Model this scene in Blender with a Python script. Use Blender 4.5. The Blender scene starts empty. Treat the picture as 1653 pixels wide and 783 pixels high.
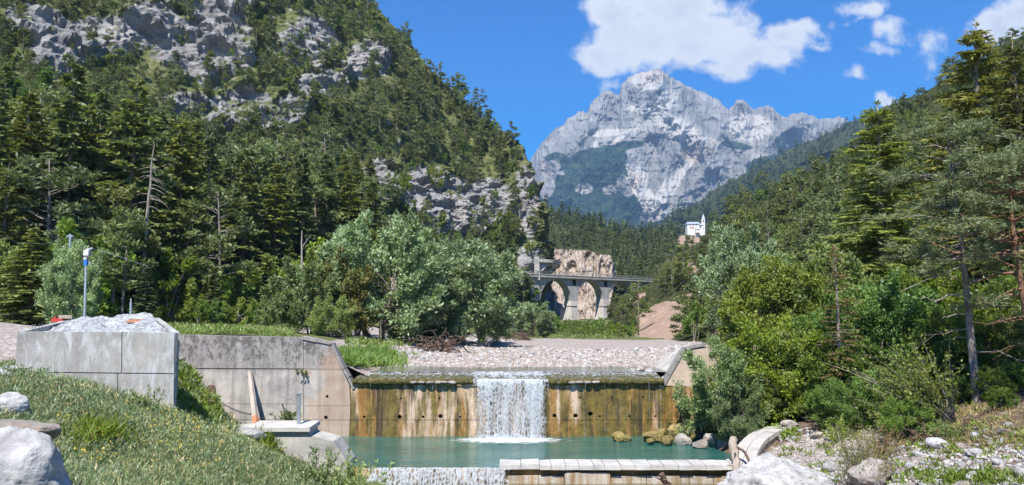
import bpy, math, random
import numpy as np
from mathutils import Vector, Matrix
from mathutils.bvhtree import BVHTree

random.seed(11)
rng = np.random.default_rng(11)
scene = bpy.context.scene
COL = scene.collection

# ------------------------------------------------------------------ camera
F, CX, CY = 1250.0, 826.5, 391.5          # focal length and centre in photo pixels
EYE = np.array([0.0, 0.0, 6.4])           # pool surface is z = 0
PITCH = math.atan((505 - CY) / F)
cam_data = bpy.data.cameras.new("camera")
cam = bpy.data.objects.new("camera", cam_data)
COL.objects.link(cam)
cam.location = EYE
cam.rotation_euler = (math.pi / 2 + PITCH, 0, 0)
cam_data.sensor_width = 36.0
cam_data.lens = 36.0 * F / 1653.0
cam_data.clip_start = 0.1
cam_data.clip_end = 40000
scene.camera = cam

# ------------------------------------------------------------------ sky, sun, exposure
SUN_DIR = np.array([-0.19, -0.62, 1.00]); SUN_DIR /= np.linalg.norm(SUN_DIR)
SUN_STRENGTH, SKY_STRENGTH, EXPOSURE = 4.6, 0.085, 1.0
scene.view_settings.view_transform = 'Standard'
scene.view_settings.look = 'None'
scene.view_settings.gamma = 1.0
scene.view_settings.use_curve_mapping = False
scene.view_settings.exposure = EXPOSURE
scene.render.engine = 'CYCLES'
scene.cycles.max_bounces = 4
scene.cycles.diffuse_bounces = 2
scene.cycles.glossy_bounces = 2
scene.cycles.transmission_bounces = 2
scene.cycles.transparent_max_bounces = 12
scene.cycles.volume_bounces = 0
scene.cycles.caustics_reflective = False
scene.cycles.caustics_refractive = False
scene.cycles.use_denoising = True
scene.cycles.use_adaptive_sampling = True
scene.cycles.adaptive_threshold = 0.02
scene.render.film_transparent = False

sun_data = bpy.data.lights.new("sun", 'SUN')
sun_data.energy = SUN_STRENGTH
sun_data.angle = math.radians(0.53)
sun_data.color = (1.0, 0.955, 0.88)
sun = bpy.data.objects.new("sun", sun_data)
COL.objects.link(sun)
sun.rotation_euler = Vector(SUN_DIR).to_track_quat('Z', 'Y').to_euler()


class NT:
    """small helper round a node tree"""
    def __init__(self, tree):
        self.t = tree

    def n(self, typ, ins=None, out=0, **props):
        nd = self.t.nodes.new(typ)
        for k, v in props.items():
            setattr(nd, k, v)
        for k, v in (ins or {}).items():
            s = nd.inputs[k]
            if isinstance(v, bpy.types.NodeSocket):
                self.t.links.new(v, s)
            else:
                if s.type == 'RGBA' and len(v) == 3:
                    v = (*v, 1.0)
                s.default_value = v
        return nd.outputs[out] if out is not None else nd

    def math(self, op, a, b=0.0, clamp=False):
        return self.n('ShaderNodeMath', {0: a, 1: b}, operation=op, use_clamp=clamp)

    def vec(self, op, a, b=(0, 0, 0), out=0):
        return self.n('ShaderNodeVectorMath', {0: a, 1: b}, out=out, operation=op)

    def mix(self, fac, a, b, blend='MIX'):
        return self.n('ShaderNodeMix', {0: fac, 6: a, 7: b}, out=2, data_type='RGBA', blend_type=blend)

    def noise(self, vec, scale, detail=4, rough=0.55, dist=0.0, out=0):
        d = {'Scale': scale, 'Detail': detail, 'Roughness': rough, 'Distortion': dist}
        if vec is not None:
            d['Vector'] = vec
        return self.n('ShaderNodeTexNoise', d, out=out)

    def ramp(self, fac, stops, interp='LINEAR'):
        nd = self.t.nodes.new('ShaderNodeValToRGB')
        cr = nd.color_ramp
        cr.interpolation = interp
        while len(cr.elements) < len(stops):
            cr.elements.new(0.5)
        for e, (p, c) in zip(cr.elements, stops):
            e.position = p
            e.color = (*c, 1) if len(c) == 3 else c
        self.t.links.new(fac, nd.inputs[0])
        return nd.outputs[0]

    def rng(self, v, a, b, c=0.0, d=1.0, smooth=False):
        return self.n('ShaderNodeMapRange', {0: v, 1: a, 2: b, 3: c, 4: d},
                      interpolation_type='SMOOTHSTEP' if smooth else 'LINEAR')


world = bpy.data.worlds.new("World")
scene.world = world
world.use_nodes = True
wt = world.node_tree
wt.nodes.clear()
W = NT(wt)
sky = W.n('ShaderNodeTexSky', sky_type='NISHITA', sun_disc=False,
          sun_elevation=math.asin(SUN_DIR[2]),
          sun_rotation=math.atan2(SUN_DIR[0], SUN_DIR[1]),
          altitude=600.0, air_density=1.0, dust_density=0.25, ozone_density=2.2)
sky = W.n('ShaderNodeHueSaturation', {'Hue': 0.512, 'Saturation': 1.78, 'Value': 1.12, 'Color': sky})
world.cycles.sampling_method = 'MANUAL'
world.cycles.sample_map_resolution = 512
# fair-weather clouds, placed by direction, as emission of the sky itself
dvec = W.n('ShaderNodeTexCoord', out=0)
sep = W.n('ShaderNodeSeparateXYZ', {0: dvec}, out=None)
ysafe = W.math('MAXIMUM', sep.outputs[1], 0.05)
cu = W.math('DIVIDE', sep.outputs[0], ysafe)
cv = W.math('DIVIDE', sep.outputs[2], ysafe)
cuv = W.n('ShaderNodeCombineXYZ', {0: cu, 1: cv, 2: 0.0})
warp = W.n('ShaderNodeTexNoise', {'Vector': cuv, 'Scale': 9.0, 'Detail': 3.0, 'Roughness': 0.6}, out=1, noise_dimensions='2D')
warp = W.vec('SUBTRACT', warp, (0.5, 0.5, 0.5))
warp = W.vec('MULTIPLY', warp, (0.075, 0.055, 0.0))
cw = W.vec('ADD', cuv, warp)


def sky_uv(px, py):
    xc, yc = (px - CX) / F, (CY - py) / F
    dy = math.cos(PITCH) - yc * math.sin(PITCH)
    return xc / dy, (math.sin(PITCH) + yc * math.cos(PITCH)) / dy


dens = None
for (bx, by, rx, ry, s) in [
        (1035, 66, 118, 62, 1.0), (1130, 62, 125, 66, 1.0), (1090, 14, 130, 50, 1.0), (975, 92, 60, 40, 0.9),
        (1215, 88, 78, 42, 0.9), (1275, 68, 62, 38, 0.75), (1300, 48, 45, 24, 0.6), (990, 20, 62, 40, 0.9),
        (1180, 112, 70, 22, 0.6), (975, 136, 34, 18, 0.32), (1393, 14, 44, 26, 0.5), (1380, 30, 34, 12, 0.3),
        (1420, 52, 44, 24, 0.45), (1418, 84, 34, 12, 0.26), (1488, 78, 42, 28, 0.36), (1506, 96, 18, 22, 0.25),
        (1390, 122, 22, 13, 0.42), (1432, 160, 30, 13, 0.55), (1610, 52, 66, 40, 0.9), (1650, 22, 70, 44, 0.9),
        (1322, 82, 16, 12, 0.3), (1790, 60, 150, 50, 1.0), (400, -330, 260, 90, 1.0), (1450, -260, 190, 80, 1.0)]:
    u0, v0 = sky_uv(bx, by)
    e = W.vec('SUBTRACT', cw, (u0, v0, 0))
    e = W.vec('MULTIPLY', e, (F / rx, F / ry, 0))
    ln = W.n('ShaderNodeVectorMath', {0: e}, out=1, operation='LENGTH')
    b = W.math('MULTIPLY', W.math('SUBTRACT', 1.0, ln), s)
    dens = b if dens is None else W.math('MAXIMUM', dens, b)
fine = W.n('ShaderNodeTexNoise', {'Vector': cuv, 'Scale': 22.0, 'Detail': 5.0, 'Roughness': 0.64}, noise_dimensions='2D')
fine = W.math('MULTIPLY', W.math('SUBTRACT', fine, 0.5), 0.95)
d2 = W.math('ADD', dens, fine)
cmask = W.rng(d2, -0.02, 0.42, smooth=True)
cmask = W.math('MULTIPLY', cmask, W.math('GREATER_THAN', sep.outputs[1], 0.06))
cthick = W.rng(d2, 0.25, 0.95, smooth=True)
puff = W.rng(W.n('ShaderNodeTexNoise', {'Vector': cuv, 'Scale': 13.0, 'Detail': 3.0, 'Roughness': 0.6}, noise_dimensions='2D'), 0.3, 0.72)
ccol = W.mix(W.math('MULTIPLY', cthick, W.math('SUBTRACT', 1.0, puff)), (5.75, 5.9, 6.2), (4.3, 4.6, 5.1))  # thick parts painted greyer to stand for the clouds' own shade
skyc = W.mix(W.math('MULTIPLY', cmask, 0.95), sky, ccol)
bg = W.n('ShaderNodeBackground', {0: skyc, 1: SKY_STRENGTH})
W.n('ShaderNodeOutputWorld', {0: bg}, out=None)


# ------------------------------------------------------------------ helpers
def ray(px, py):
    xc, yc = (px - CX) / F, (CY - py) / F
    d = np.array([xc, math.cos(PITCH) - yc * math.sin(PITCH), math.sin(PITCH) + yc * math.cos(PITCH)])
    return d / d[1]


def at(px, py, Y):
    """world point seen at a photo pixel, at forward distance Y"""
    return EYE + ray(px, py) * Y


def at_arr(px, py, Y):
    xc, yc = (np.asarray(px) - CX) / F, (CY - np.asarray(py)) / F
    dy = math.cos(PITCH) - yc * math.sin(PITCH)
    dz = math.sin(PITCH) + yc * math.cos(PITCH)
    return np.stack([xc / dy * Y, Y + 0 * xc, EYE[2] + dz / dy * Y], -1)


def proj(P):
    """photo pixel of world points (n,3)"""
    P = np.asarray(P, float) - EYE
    c, s = math.cos(PITCH), math.sin(PITCH)
    zf = P[..., 1] * c + P[..., 2] * s
    up = -P[..., 1] * s + P[..., 2] * c
    return CX + F * P[..., 0] / zf, CY - F * up / zf


def hash3(ix, iy, iz, seed):
    h = (ix.astype(np.int64) * 374761393 + iy.astype(np.int64) * 668265263 + iz.astype(np.int64) * 2147483647 + seed * 974634777) & 0xFFFFFFFF
    h = ((h ^ (h >> 13)) * 1274126177) & 0xFFFFFFFF
    h = ((h ^ (h >> 16)) * 2246822519) & 0xFFFFFFFF
    return ((h ^ (h >> 15)) & 0xFFFFFF) / float(0xFFFFFF)


def vnoise(p, seed=0):
    """value noise in [-1,1] on points (...,3)"""
    i = np.floor(p)
    f = p - i
    f = f * f * f * (f * (f * 6 - 15) + 10)
    r = 0
    for a in (0, 1):
        wa = f[..., 0] if a else 1 - f[..., 0]
        for b in (0, 1):
            wb = f[..., 1] if b else 1 - f[..., 1]
            for c in (0, 1):
                wc = f[..., 2] if c else 1 - f[..., 2]
                r = r + wa * wb * wc * hash3(i[..., 0] + a, i[..., 1] + b, i[..., 2] + c, seed)
    return r * 2 - 1


def fbm(p, octaves=5, seed=0, gain=0.5, lac=2.03, ridged=False):
    p = np.asarray(p, float)
    amp, tot, r = 1.0, 0.0, 0
    for o in range(octaves):
        v = vnoise(p, seed + o * 17)
        if ridged:
            v = 1 - 2 * np.abs(v)
        r = r + amp * v
        tot += amp
        amp *= gain
        p = p * lac + 13.7
    return r / tot


def smooth(a, b, x):
    t = np.clip((x - a) / (b - a), 0, 1)
    return t * t * (3 - 2 * t)


def make_mesh(name, V, quads=None, tris=None, mat=None, attrs=None, shade=False):
    V = np.asarray(V, np.float32).reshape(-1, 3)
    me = bpy.data.meshes.new(name)
    me.vertices.add(len(V))
    me.vertices.foreach_set("co", V.ravel())
    loops, starts, n = [], [], 0
    for F_, k in ((quads, 4), (tris, 3)):
        if F_ is not None and len(F_):
            F_ = np.asarray(F_, np.int32).reshape(-1, k)
            loops.append(F_.ravel())
            starts.append(n + np.arange(len(F_)) * k)
            n += F_.size
    loops = np.concatenate(loops)
    starts = np.concatenate(starts).astype(np.int32)
    me.loops.add(len(loops))
    me.loops.foreach_set("vertex_index", loops)
    me.polygons.add(len(starts))
    me.polygons.foreach_set("loop_start", starts)
    me.polygons.foreach_set("use_smooth", np.full(len(starts), bool(shade)))
    for k, a in (attrs or {}).items():
        at_ = me.attributes.new(k, 'FLOAT', 'POINT')
        at_.data.foreach_set("value", np.asarray(a, np.float32).ravel())
    if mat is not None:
        me.materials.append(mat)
    me.update(calc_edges=True)
    return me


def link(name, me, parent=None, loc=None, rot=None, scale=None):
    o = bpy.data.objects.new(name, me)
    COL.objects.link(o)
    if parent is not None:
        o.parent = parent
    if loc is not None:
        o.location = loc
    if rot is not None:
        o.rotation_euler = rot
    if scale is not None:
        o.scale = scale if hasattr(scale, '__len__') else (scale,) * 3
    return o


def tag(o, label=None, cat=None, group=None, kind=None):
    if label: o["label"] = label
    if cat: o["category"] = cat
    if group: o["group"] = group
    if kind: o["kind"] = kind
    return o


def thing(name, label, cat, loc=(0, 0, 0), rot=(0, 0, 0), scale=1.0, group=None):
    return tag(link(name, None, None, loc, rot, scale), label, cat, group)


def grid_faces(nu, nv, off=0):
    i, j = np.meshgrid(np.arange(nu - 1), np.arange(nv - 1), indexing='ij')
    a = (i * nv + j).ravel() + off
    return np.stack([a, a + nv, a + nv + 1, a + 1], -1)


class MB:
    """collects shapes into one mesh"""
    def __init__(self):
        self.v, self.q, self.t, self.n = [], [], [], 0
        self.a = []

    def add(self, V, quads=None, tris=None, attr=0.0):
        V = np.asarray(V, float).reshape(-1, 3)
        if quads is not None and len(quads): self.q.append(np.asarray(quads).reshape(-1, 4) + self.n)
        if tris is not None and len(tris): self.t.append(np.asarray(tris).reshape(-1, 3) + self.n)
        self.v.append(V)
        self.a.append(np.broadcast_to(np.asarray(attr, float), (len(V),)).copy())
        self.n += len(V)
        return self

    def box(self, c, s, rz=0.0, attr=0.0):
        c = np.asarray(c, float); s = np.asarray(s, float) / 2
        P = np.array([[x, y, z] for x in (-1, 1) for y in (-1, 1) for z in (-1, 1)], float) * s
        if rz:
            cr, sr = math.cos(rz), math.sin(rz)
            P = P @ np.array([[cr, sr, 0], [-sr, cr, 0], [0, 0, 1]])
        self.add(P + c, [[0, 1, 3, 2], [4, 6, 7, 5], [0, 4, 5, 1], [2, 3, 7, 6], [0, 2, 6, 4], [1, 5, 7, 3]], attr=attr)
        return self

    def prism(self, poly, d, attr=0.0):
        """polygon (n,3) pushed along vector d, both ends capped as fans"""
        P = np.asarray(poly, float); n = len(P); d = np.asarray(d, float)
        V = np.concatenate([P, P + d, [P.mean(0)], [P.mean(0) + d]])
        q = [[i, (i + 1) % n, n + (i + 1) % n, n + i] for i in range(n)]
        t = [[(i + 1) % n, i, 2 * n] for i in range(n)] + [[n + i, n + (i + 1) % n, 2 * n + 1] for i in range(n)]
        self.add(V, q, t, attr)
        return self

    def tube(self, path, rad, sides=7, cap=True, attr=0.0):
        V, q, t = tube_geo(path, rad, sides, cap)
        self.add(V, q, t, attr)
        return self

    def mesh(self, name, mat, shade=False, attr=None):
        V = np.concatenate(self.v)
        return make_mesh(name, V, np.concatenate(self.q) if self.q else None,
                         np.concatenate(self.t) if self.t else None, mat,
                         {attr: np.concatenate(self.a)} if attr else None, shade)

    def build(self, name, mat, parent=None, shade=False, attr=None, **kw):
        return link(name, self.mesh(name, mat, shade, attr), parent, **kw)


def tube_geo(path, rad, sides=7, cap=True):
    P = np.asarray(path, float); n = len(P)
    R = np.broadcast_to(np.asarray(rad, float), (n,))
    T = np.gradient(P, axis=0)
    T /= np.linalg.norm(T, axis=1)[:, None] + 1e-9
    ref = np.where(np.abs(T[:, 2:3]) > 0.9, np.array([[1.0, 0, 0]]), np.array([[0, 0, 1.0]]))
    ref = np.repeat(ref[:1], n, 0)
    A = np.cross(T, ref); A /= np.linalg.norm(A, axis=1)[:, None] + 1e-9
    B = np.cross(T, A)
    th = np.arange(sides) / sides * 2 * math.pi
    V = P[:, None] + R[:, None, None] * (np.cos(th)[None, :, None] * A[:, None] + np.sin(th)[None, :, None] * B[:, None])
    V = V.reshape(-1, 3)
    q = []
    i, j = np.meshgrid(np.arange(n - 1), np.arange(sides), indexing='ij')
    i, j = i.ravel(), j.ravel(); k = (j + 1) % sides
    q = np.stack([i * sides + j, i * sides + k, (i + 1) * sides + k, (i + 1) * sides + j], -1)
    t = None
    if cap:
        V = np.concatenate([V, P[:1], P[-1:]])
        j = np.arange(sides); k = (j + 1) % sides
        t = np.concatenate([np.stack([k, j, 0 * j + n * sides], -1),
                            np.stack([(n - 1) * sides + j, (n - 1) * sides + k, 0 * j + n * sides + 1], -1)])
    return V, q, t


# ------------------------------------------------------------------ materials
MATS = {}


def new_mat(name):
    m = bpy.data.materials.new(name)
    m.use_nodes = True
    m.node_tree.nodes.clear()
    MATS[name] = m
    return m, NT(m.node_tree)


def surf(nt, shader, disp=None):
    nt.n('ShaderNodeOutputMaterial', {'Surface': shader}, out=None)


def principled(nt, col, rough=0.8, bump=None, bump_dist=0.05, spec=0.3, **kw):
    ins = {'Base Color': col, 'Roughness': rough, 'Specular IOR Level': spec}
    ins.update(kw)
    if bump is not None:
        ins['Normal'] = nt.n('ShaderNodeBump', {'Height': bump, 'Strength': 1.0, 'Distance': bump_dist})
    return nt.n('ShaderNodeBsdfPrincipled', ins)


def pos(nt):
    return nt.n('ShaderNodeNewGeometry', out=0)


def obco(nt):
    return nt.n('ShaderNodeTexCoord', out=3)


def attr(nt, name):
    return nt.n('ShaderNodeAttribute', attribute_name=name, out=2)


def scaled(nt, v, s):
    return nt.vec('MULTIPLY', v, s)


def foliage_mat(name, dark, light, trans=0.32, hue=0.03, gloss=0.06, val=0.5):
    m, nt = new_mat(name)
    t = attr(nt, 'tint')
    rnd = nt.n('ShaderNodeObjectInfo', out=5)
    c = nt.mix(t, dark, light)
    c = nt.n('ShaderNodeHueSaturation', {'Hue': nt.rng(rnd, 0, 1, 0.5 - hue, 0.5 + hue),
                                         'Saturation': nt.rng(rnd, 0, 1, 1.1, 0.9),
                                         'Value': nt.rng(nt.math('FRACT', nt.math('MULTIPLY', rnd, 7.31)), 0, 1, 1 - val * 0.5, 1 + val * 0.5),
                                         'Color': c})
    d = nt.n('ShaderNodeBsdfDiffuse', {0: c})
    tr = nt.n('ShaderNodeBsdfTranslucent', {0: nt.mix(1.0, c, (1.0, 1.0, 0.55), 'MULTIPLY')})
    s = nt.n('ShaderNodeMixShader', {0: trans, 1: d, 2: tr})
    if gloss:
        g = nt.n('ShaderNodeBsdfGlossy', {0: (0.8, 0.85, 0.9), 'Roughness': 0.45})
        s = nt.n('ShaderNodeMixShader', {0: gloss, 1: s, 2: g})
    surf(nt, s)
    return m


def bark_mat(name, c1, c2, scale=6.0):
    m, nt = new_mat(name)
    p = obco(nt)
    n1 = nt.noise(scaled(nt, p, (scale, scale, scale * 0.3)), 1.0, 5, 0.65)
    c = nt.ramp(n1, [(0.3, c1), (0.7, c2)])
    surf(nt, principled(nt, c, 0.9, n1, 0.05, 0.1))
    return m


M_spruce = foliage_mat('spruce_needles', (0.092, 0.118, 0.033), (0.257, 0.290, 0.081), 0.36, 0.014, 0.015)
M_spruce2 = foliage_mat('dark_spruce_needles', (0.071, 0.102, 0.039), (0.193, 0.235, 0.084), 0.34, 0.014, 0.015)
M_pine = foliage_mat('pine_needles', (0.091, 0.120, 0.042), (0.230, 0.272, 0.099), 0.34, 0.02, 0.015)
M_larch = foliage_mat('larch_needles', (0.134, 0.175, 0.046), (0.321, 0.370, 0.106), 0.40, 0.01, 0.015)
M_leaf = foliage_mat('green_leaves', (0.094, 0.160, 0.026), (0.241, 0.345, 0.063), 0.42, 0.025, 0.02)
M_leafy = foliage_mat('yellow_green_leaves', (0.134, 0.185, 0.039), (0.321, 0.385, 0.101), 0.42, 0.01, 0.02)
M_willow = foliage_mat('grey_willow_leaves', (0.180, 0.250, 0.110), (0.405, 0.515, 0.255), 0.36, 0.012, 0.03)
M_grassf = foliage_mat('meadow_blades', (0.175, 0.220, 0.080), (0.36, 0.42, 0.19), 0.35, 0.02, 0.02)
M_dryf = foliage_mat('dry_twigs', (0.202, 0.142, 0.071), (0.376, 0.284, 0.155), 0.2, 0.01, 0)
M_bark = bark_mat('grey_bark', (0.11, 0.09, 0.075), (0.33, 0.29, 0.25))
M_barkred = bark_mat('red_pine_bark', (0.13, 0.07, 0.045), (0.32, 0.19, 0.125))
M_dead = bark_mat('dead_wood', (0.20, 0.17, 0.145), (0.42, 0.38, 0.33))

# ================================================================== terrain materials
def rock_color(nt, p, s=1.0, warm=0.5, lo=(0.16, 0.16, 0.165), hi=(0.50, 0.49, 0.47)):
    n1 = nt.noise(scaled(nt, p, (0.10 * s, 0.10 * s, 0.22 * s)), 1.0, 8, 0.68, 0.6)
    n2 = nt.noise(scaled(nt, p, (0.03 * s, 0.03 * s, 0.03 * s)), 1.0, 3, 0.5)
    c = nt.ramp(n1, [(0.30, lo), (0.46, tuple((a + b) / 2 for a, b in zip(lo, hi))), (0.66, hi)])
    c = nt.mix(nt.math('MULTIPLY', nt.rng(n2, 0.5, 0.7), warm), c, (0.44, 0.36, 0.29))
    return c, n1


m, nt = new_mat('hillside')
p = pos(nt)
rc, rn = rock_color(nt, p, 1.6, 0.22, (0.10, 0.10, 0.105), (0.33, 0.325, 0.315))
fr = nt.noise(p, 0.9, 6, 0.7)
rc = nt.mix(nt.rng(fr, 0.56, 0.72), rc, (0.085, 0.085, 0.09))
gn = nt.noise(p, 0.35, 5, 0.65)
gc = nt.ramp(gn, [(0.3, (0.050, 0.066, 0.022)), (0.5, (0.105, 0.120, 0.045)), (0.7, (0.185, 0.175, 0.08))])
fac = nt.math('ADD', attr(nt, 'rock'), nt.math('MULTIPLY', nt.math('SUBTRACT', nt.noise(p, 0.5, 5, 0.7), 0.5), 0.9))
fac = nt.rng(fac, 0.42, 0.56)
c = nt.mix(fac, gc, rc)
hgt = nt.math('ADD', rn, nt.math('MULTIPLY', fr, 0.4))
surf(nt, principled(nt, c, 0.92, hgt, 1.2, 0.12))
M_hill = m

m, nt = new_mat('alpine_rock')
p = pos(nt)
n1 = nt.noise(scaled(nt, p, (0.0065, 0.002, 0.0032)), 1.0, 9, 0.70, 0.4)
nb = nt.math('SUBTRACT', nt.noise(scaled(nt, p, (0.022, 0.004, 0.016)), 1.0, 6, 0.7), 0.5)
n2 = nt.noise(scaled(nt, p, (0.0022, 0.0022, 0.012)), 1.0, 5, 0.6, 0.3)
rc = nt.ramp(nt.math('ADD', nt.math('MULTIPLY', n1, 0.88), nt.math('MULTIPLY', n2, 0.12)),
             [(0.33, (0.125, 0.12, 0.115)), (0.48, (0.205, 0.20, 0.19)), (0.62, (0.30, 0.29, 0.275))])
sc = nt.rng(nt.math('ADD', nt.math('ADD', attr(nt, 'scree'), nb), nt.math('MULTIPLY', nt.math('SUBTRACT', n1, 0.5), 1.1)), 0.30, 0.66)
rc = nt.mix(sc, rc, (0.40, 0.38, 0.35))
warmf = nt.rng(nt.math('ADD', nt.math('ADD', attr(nt, 'warm'), nb), nt.math('MULTIPLY', nt.math('SUBTRACT', n1, 0.5), 1.3)), 0.5, 1.2)
rc = nt.mix(nt.math('MULTIPLY', warmf, 0.5), rc, (0.36, 0.27, 0.20))
n3 = nt.noise(p, 0.02, 6, 0.7)
n5 = nt.noise(p, 0.006, 4, 0.6)
fc = nt.ramp(n3, [(0.36, (0.004, 0.014, 0.012)), (0.52, (0.022, 0.045, 0.028)), (0.66, (0.065, 0.092, 0.046))])
ff = nt.math('ADD', attr(nt, 'forest'), nt.math('MULTIPLY', nt.math('SUBTRACT', n5, 0.5), 1.5))
ff = nt.math('ADD', ff, nt.math('MULTIPLY', nt.math('SUBTRACT', n3, 0.5), 0.8))
c = nt.mix(nt.rng(ff, 0.44, 0.60), rc, fc)
surf(nt, principled(nt, c, 0.95, n3, 12.0, 0.05))
M_alp = m

m, nt = new_mat('forest_floor')
p = pos(nt)
n1 = nt.noise(p, 0.6, 6, 0.65)
c = nt.ramp(n1, [(0.3, (0.022, 0.028, 0.010)), (0.55, (0.045, 0.052, 0.020)), (0.75, (0.09, 0.082, 0.04))])
earth = nt.ramp(nt.noise(p, 0.8, 6, 0.7), [(0.3, (0.21, 0.145, 0.105)), (0.7, (0.36, 0.265, 0.205))])
e = nt.rng(nt.math('ADD', attr(nt, 'earth'), nt.math('MULTIPLY', nt.math('SUBTRACT', n1, 0.5), 0.8)), 0.45, 0.58)
c = nt.mix(e, c, earth)
surf(nt, principled(nt, c, 0.95, n1, 0.5, 0.05))
M_floor = m

m, nt = new_mat('bank_ground')
p = pos(nt)
n1 = nt.noise(p, 1.6, 6, 0.65)
n2 = nt.noise(p, 9.0, 4, 0.7)
vo = nt.n('ShaderNodeTexVoronoi', {'Vector': p, 'Scale': 5.5, 'Randomness': 1.0}, out=1)
vd = nt.n('ShaderNodeTexVoronoi', {'Vector': p, 'Scale': 5.5, 'Randomness': 1.0}, out=0)
vs = nt.n('ShaderNodeSeparateColor', {0: vo}, out=0)
gravel = nt.ramp(vs, [(0.0, (0.21, 0.185, 0.17)), (0.4, (0.315, 0.285, 0.265)), (0.75, (0.38, 0.34, 0.315)), (1.0, (0.46, 0.435, 0.415))])
gravel = nt.mix(nt.rng(vd, 0.35, 0.6), gravel, (0.26, 0.22, 0.19))
wet = nt.mix(nt.rng(n1, 0.3, 0.7), (0.27, 0.215, 0.175), (0.36, 0.29, 0.24))
grass = nt.ramp(nt.math('ADD', nt.math('MULTIPLY', n1, 0.5), nt.math('MULTIPLY', n2, 0.5)),
                [(0.3, (0.045, 0.060, 0.018)), (0.55, (0.115, 0.130, 0.045)), (0.75, (0.20, 0.20, 0.085))])
soil = nt.ramp(n1, [(0.3, (0.055, 0.040, 0.028)), (0.7, (0.19, 0.135, 0.098))])
dirt = nt.mix(nt.rng(nt.noise(p, 0.8, 4), 0.62, 0.72), soil, gravel)
g = nt.rng(nt.math('ADD', attr(nt, 'grass'), nt.math('MULTIPLY', nt.math('SUBTRACT', n1, 0.5), 0.7)), 0.42, 0.58)
w = nt.rng(nt.math('ADD', attr(nt, 'wet'), nt.math('MULTIPLY', nt.math('SUBTRACT', n1, 0.5), 0.5)), 0.4, 0.65)
s = nt.rng(nt.math('ADD', attr(nt, 'soil'), nt.math('MULTIPLY', nt.math('SUBTRACT', n1, 0.5), 0.6)), 0.4, 0.6)
c = nt.mix(w, gravel, wet)
c = nt.mix(s, c, dirt)
c = nt.mix(g, c, grass)
h = nt.math('ADD', nt.math('MULTIPLY', n2, 0.5), nt.math('MULTIPLY', vd, -0.6))
surf(nt, principled(nt, c, 0.9, h, 0.08, 0.15))
M_ground = m

m, nt = new_mat('bare_gravel_cliff')
p = pos(nt)
n1 = nt.noise(scaled(nt, p, (0.16, 0.16, 0.05)), 1.0, 8, 0.68, 0.5)
c = nt.ramp(n1, [(0.30, (0.24, 0.195, 0.155)), (0.5, (0.34, 0.285, 0.235)), (0.7, (0.42, 0.375, 0.33))])
surf(nt, principled(nt, c, 0.95, n1, 1.2, 0.05))
M_cut = m


# ================================================================== base ground and far terrain
mb = MB()
mb.add([[-9000, -190, -3.5], [9000, -190, -3.5], [9000, 5400, -3.5], [-9000, 5400, -3.5]], [[0, 1, 2, 3]])
tag(mb.build('ground', M_floor), kind='structure')

# ---- high mountain closing the valley, about 4 to 5 km away
sky_px = np.array([(780, 330), (830, 285), (862, 250), (872, 236), (880, 226), (890, 216), (900, 206), (908, 203), (916, 192), (925, 188), (933, 180), (941, 180),
                   (947, 186), (953, 168), (962, 160), (970, 152), (978, 147), (986, 147), (994, 153), (1000, 150), (1004, 134), (1012, 124), (1024, 120),
                   (1036, 117), (1048, 115), (1058, 112), (1066, 113), (1075, 118), (1083, 127), (1094, 131), (1104, 138), (1116, 143), (1128, 148),
                   (1140, 151), (1150, 158), (1160, 161), (1168, 170), (1175, 176), (1181, 173), (1188, 163), (1194, 159), (1200, 161), (1206, 165),
                   (1212, 173), (1220, 177), (1228, 174), (1240, 170), (1247, 172), (1254, 180), (1262, 187), (1270, 191), (1278, 185), (1288, 182),
                   (1300, 184), (1312, 188), (1322, 192), (1333, 191), (1343, 193), (1354, 189), (1364, 192), (1380, 200), (1420, 205), (1500, 230), (1600, 260)], float)
NU, NV = 520, 270
gx = np.linspace(785, 1560, NU)
gy_top = np.interp(gx, sky_px[:, 0], sky_px[:, 1])
gy_top = gy_top + 3.0 * fbm(np.stack([gx / 9, gx * 0, gx * 0], -1), 4, 5) - 2.2 * fbm(np.stack([gx / 3.5, gx * 0, gx * 0 + 3], -1), 3, 6, 0.6, ridged=True)
t = np.linspace(0, 1, NV) ** 0.9
PX = np.repeat(gx[:, None], NV, 1)
PY = gy_top[:, None] + (470 - gy_top[:, None]) * t[None, :]
# spurs: polylines (px,py) with height towards the viewer and half width, in metres and pixels
spurs = [([(1060, 113), (1072, 150), (1083, 190), (1110, 215), (1140, 228)], 420, 55),
         ([(1004, 134), (995, 165), (1000, 200), (985, 235)], 200, 34),
         ([(935, 180), (930, 205), (915, 235), (905, 260)], 240, 34),
         ([(978, 147), (962, 180), (950, 215)], 190, 28),
         ([(1194, 160), (1185, 185), (1165, 215), (1150, 240)], 260, 38),
         ([(1245, 171), (1262, 200), (1270, 225)], 170, 40),
         ([(1300, 184), (1262, 215), (1225, 255), (1195, 300)], 240, 40),
         ([(1140, 228), (1150, 260), (1120, 300), (1075, 340)], 230, 36),
         ([(1010, 250), (1015, 280), (1040, 320), (1055, 345)], 200, 40),
         ([(1088, 240), (1075, 280), (1068, 330)], 120, 22),
         ([(900, 250), (920, 300), (930, 350)], 250, 60),
         ([(960, 240), (975, 290), (990, 340)], 220, 50)]
D = np.zeros_like(PX)
wx = PX + 7 * fbm(np.stack([PX / 22, PY / 22, PX * 0], -1), 4, 3)
wy = PY + 7 * fbm(np.stack([PX / 22, PY / 22, PX * 0 + 9], -1), 4, 4)
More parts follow.
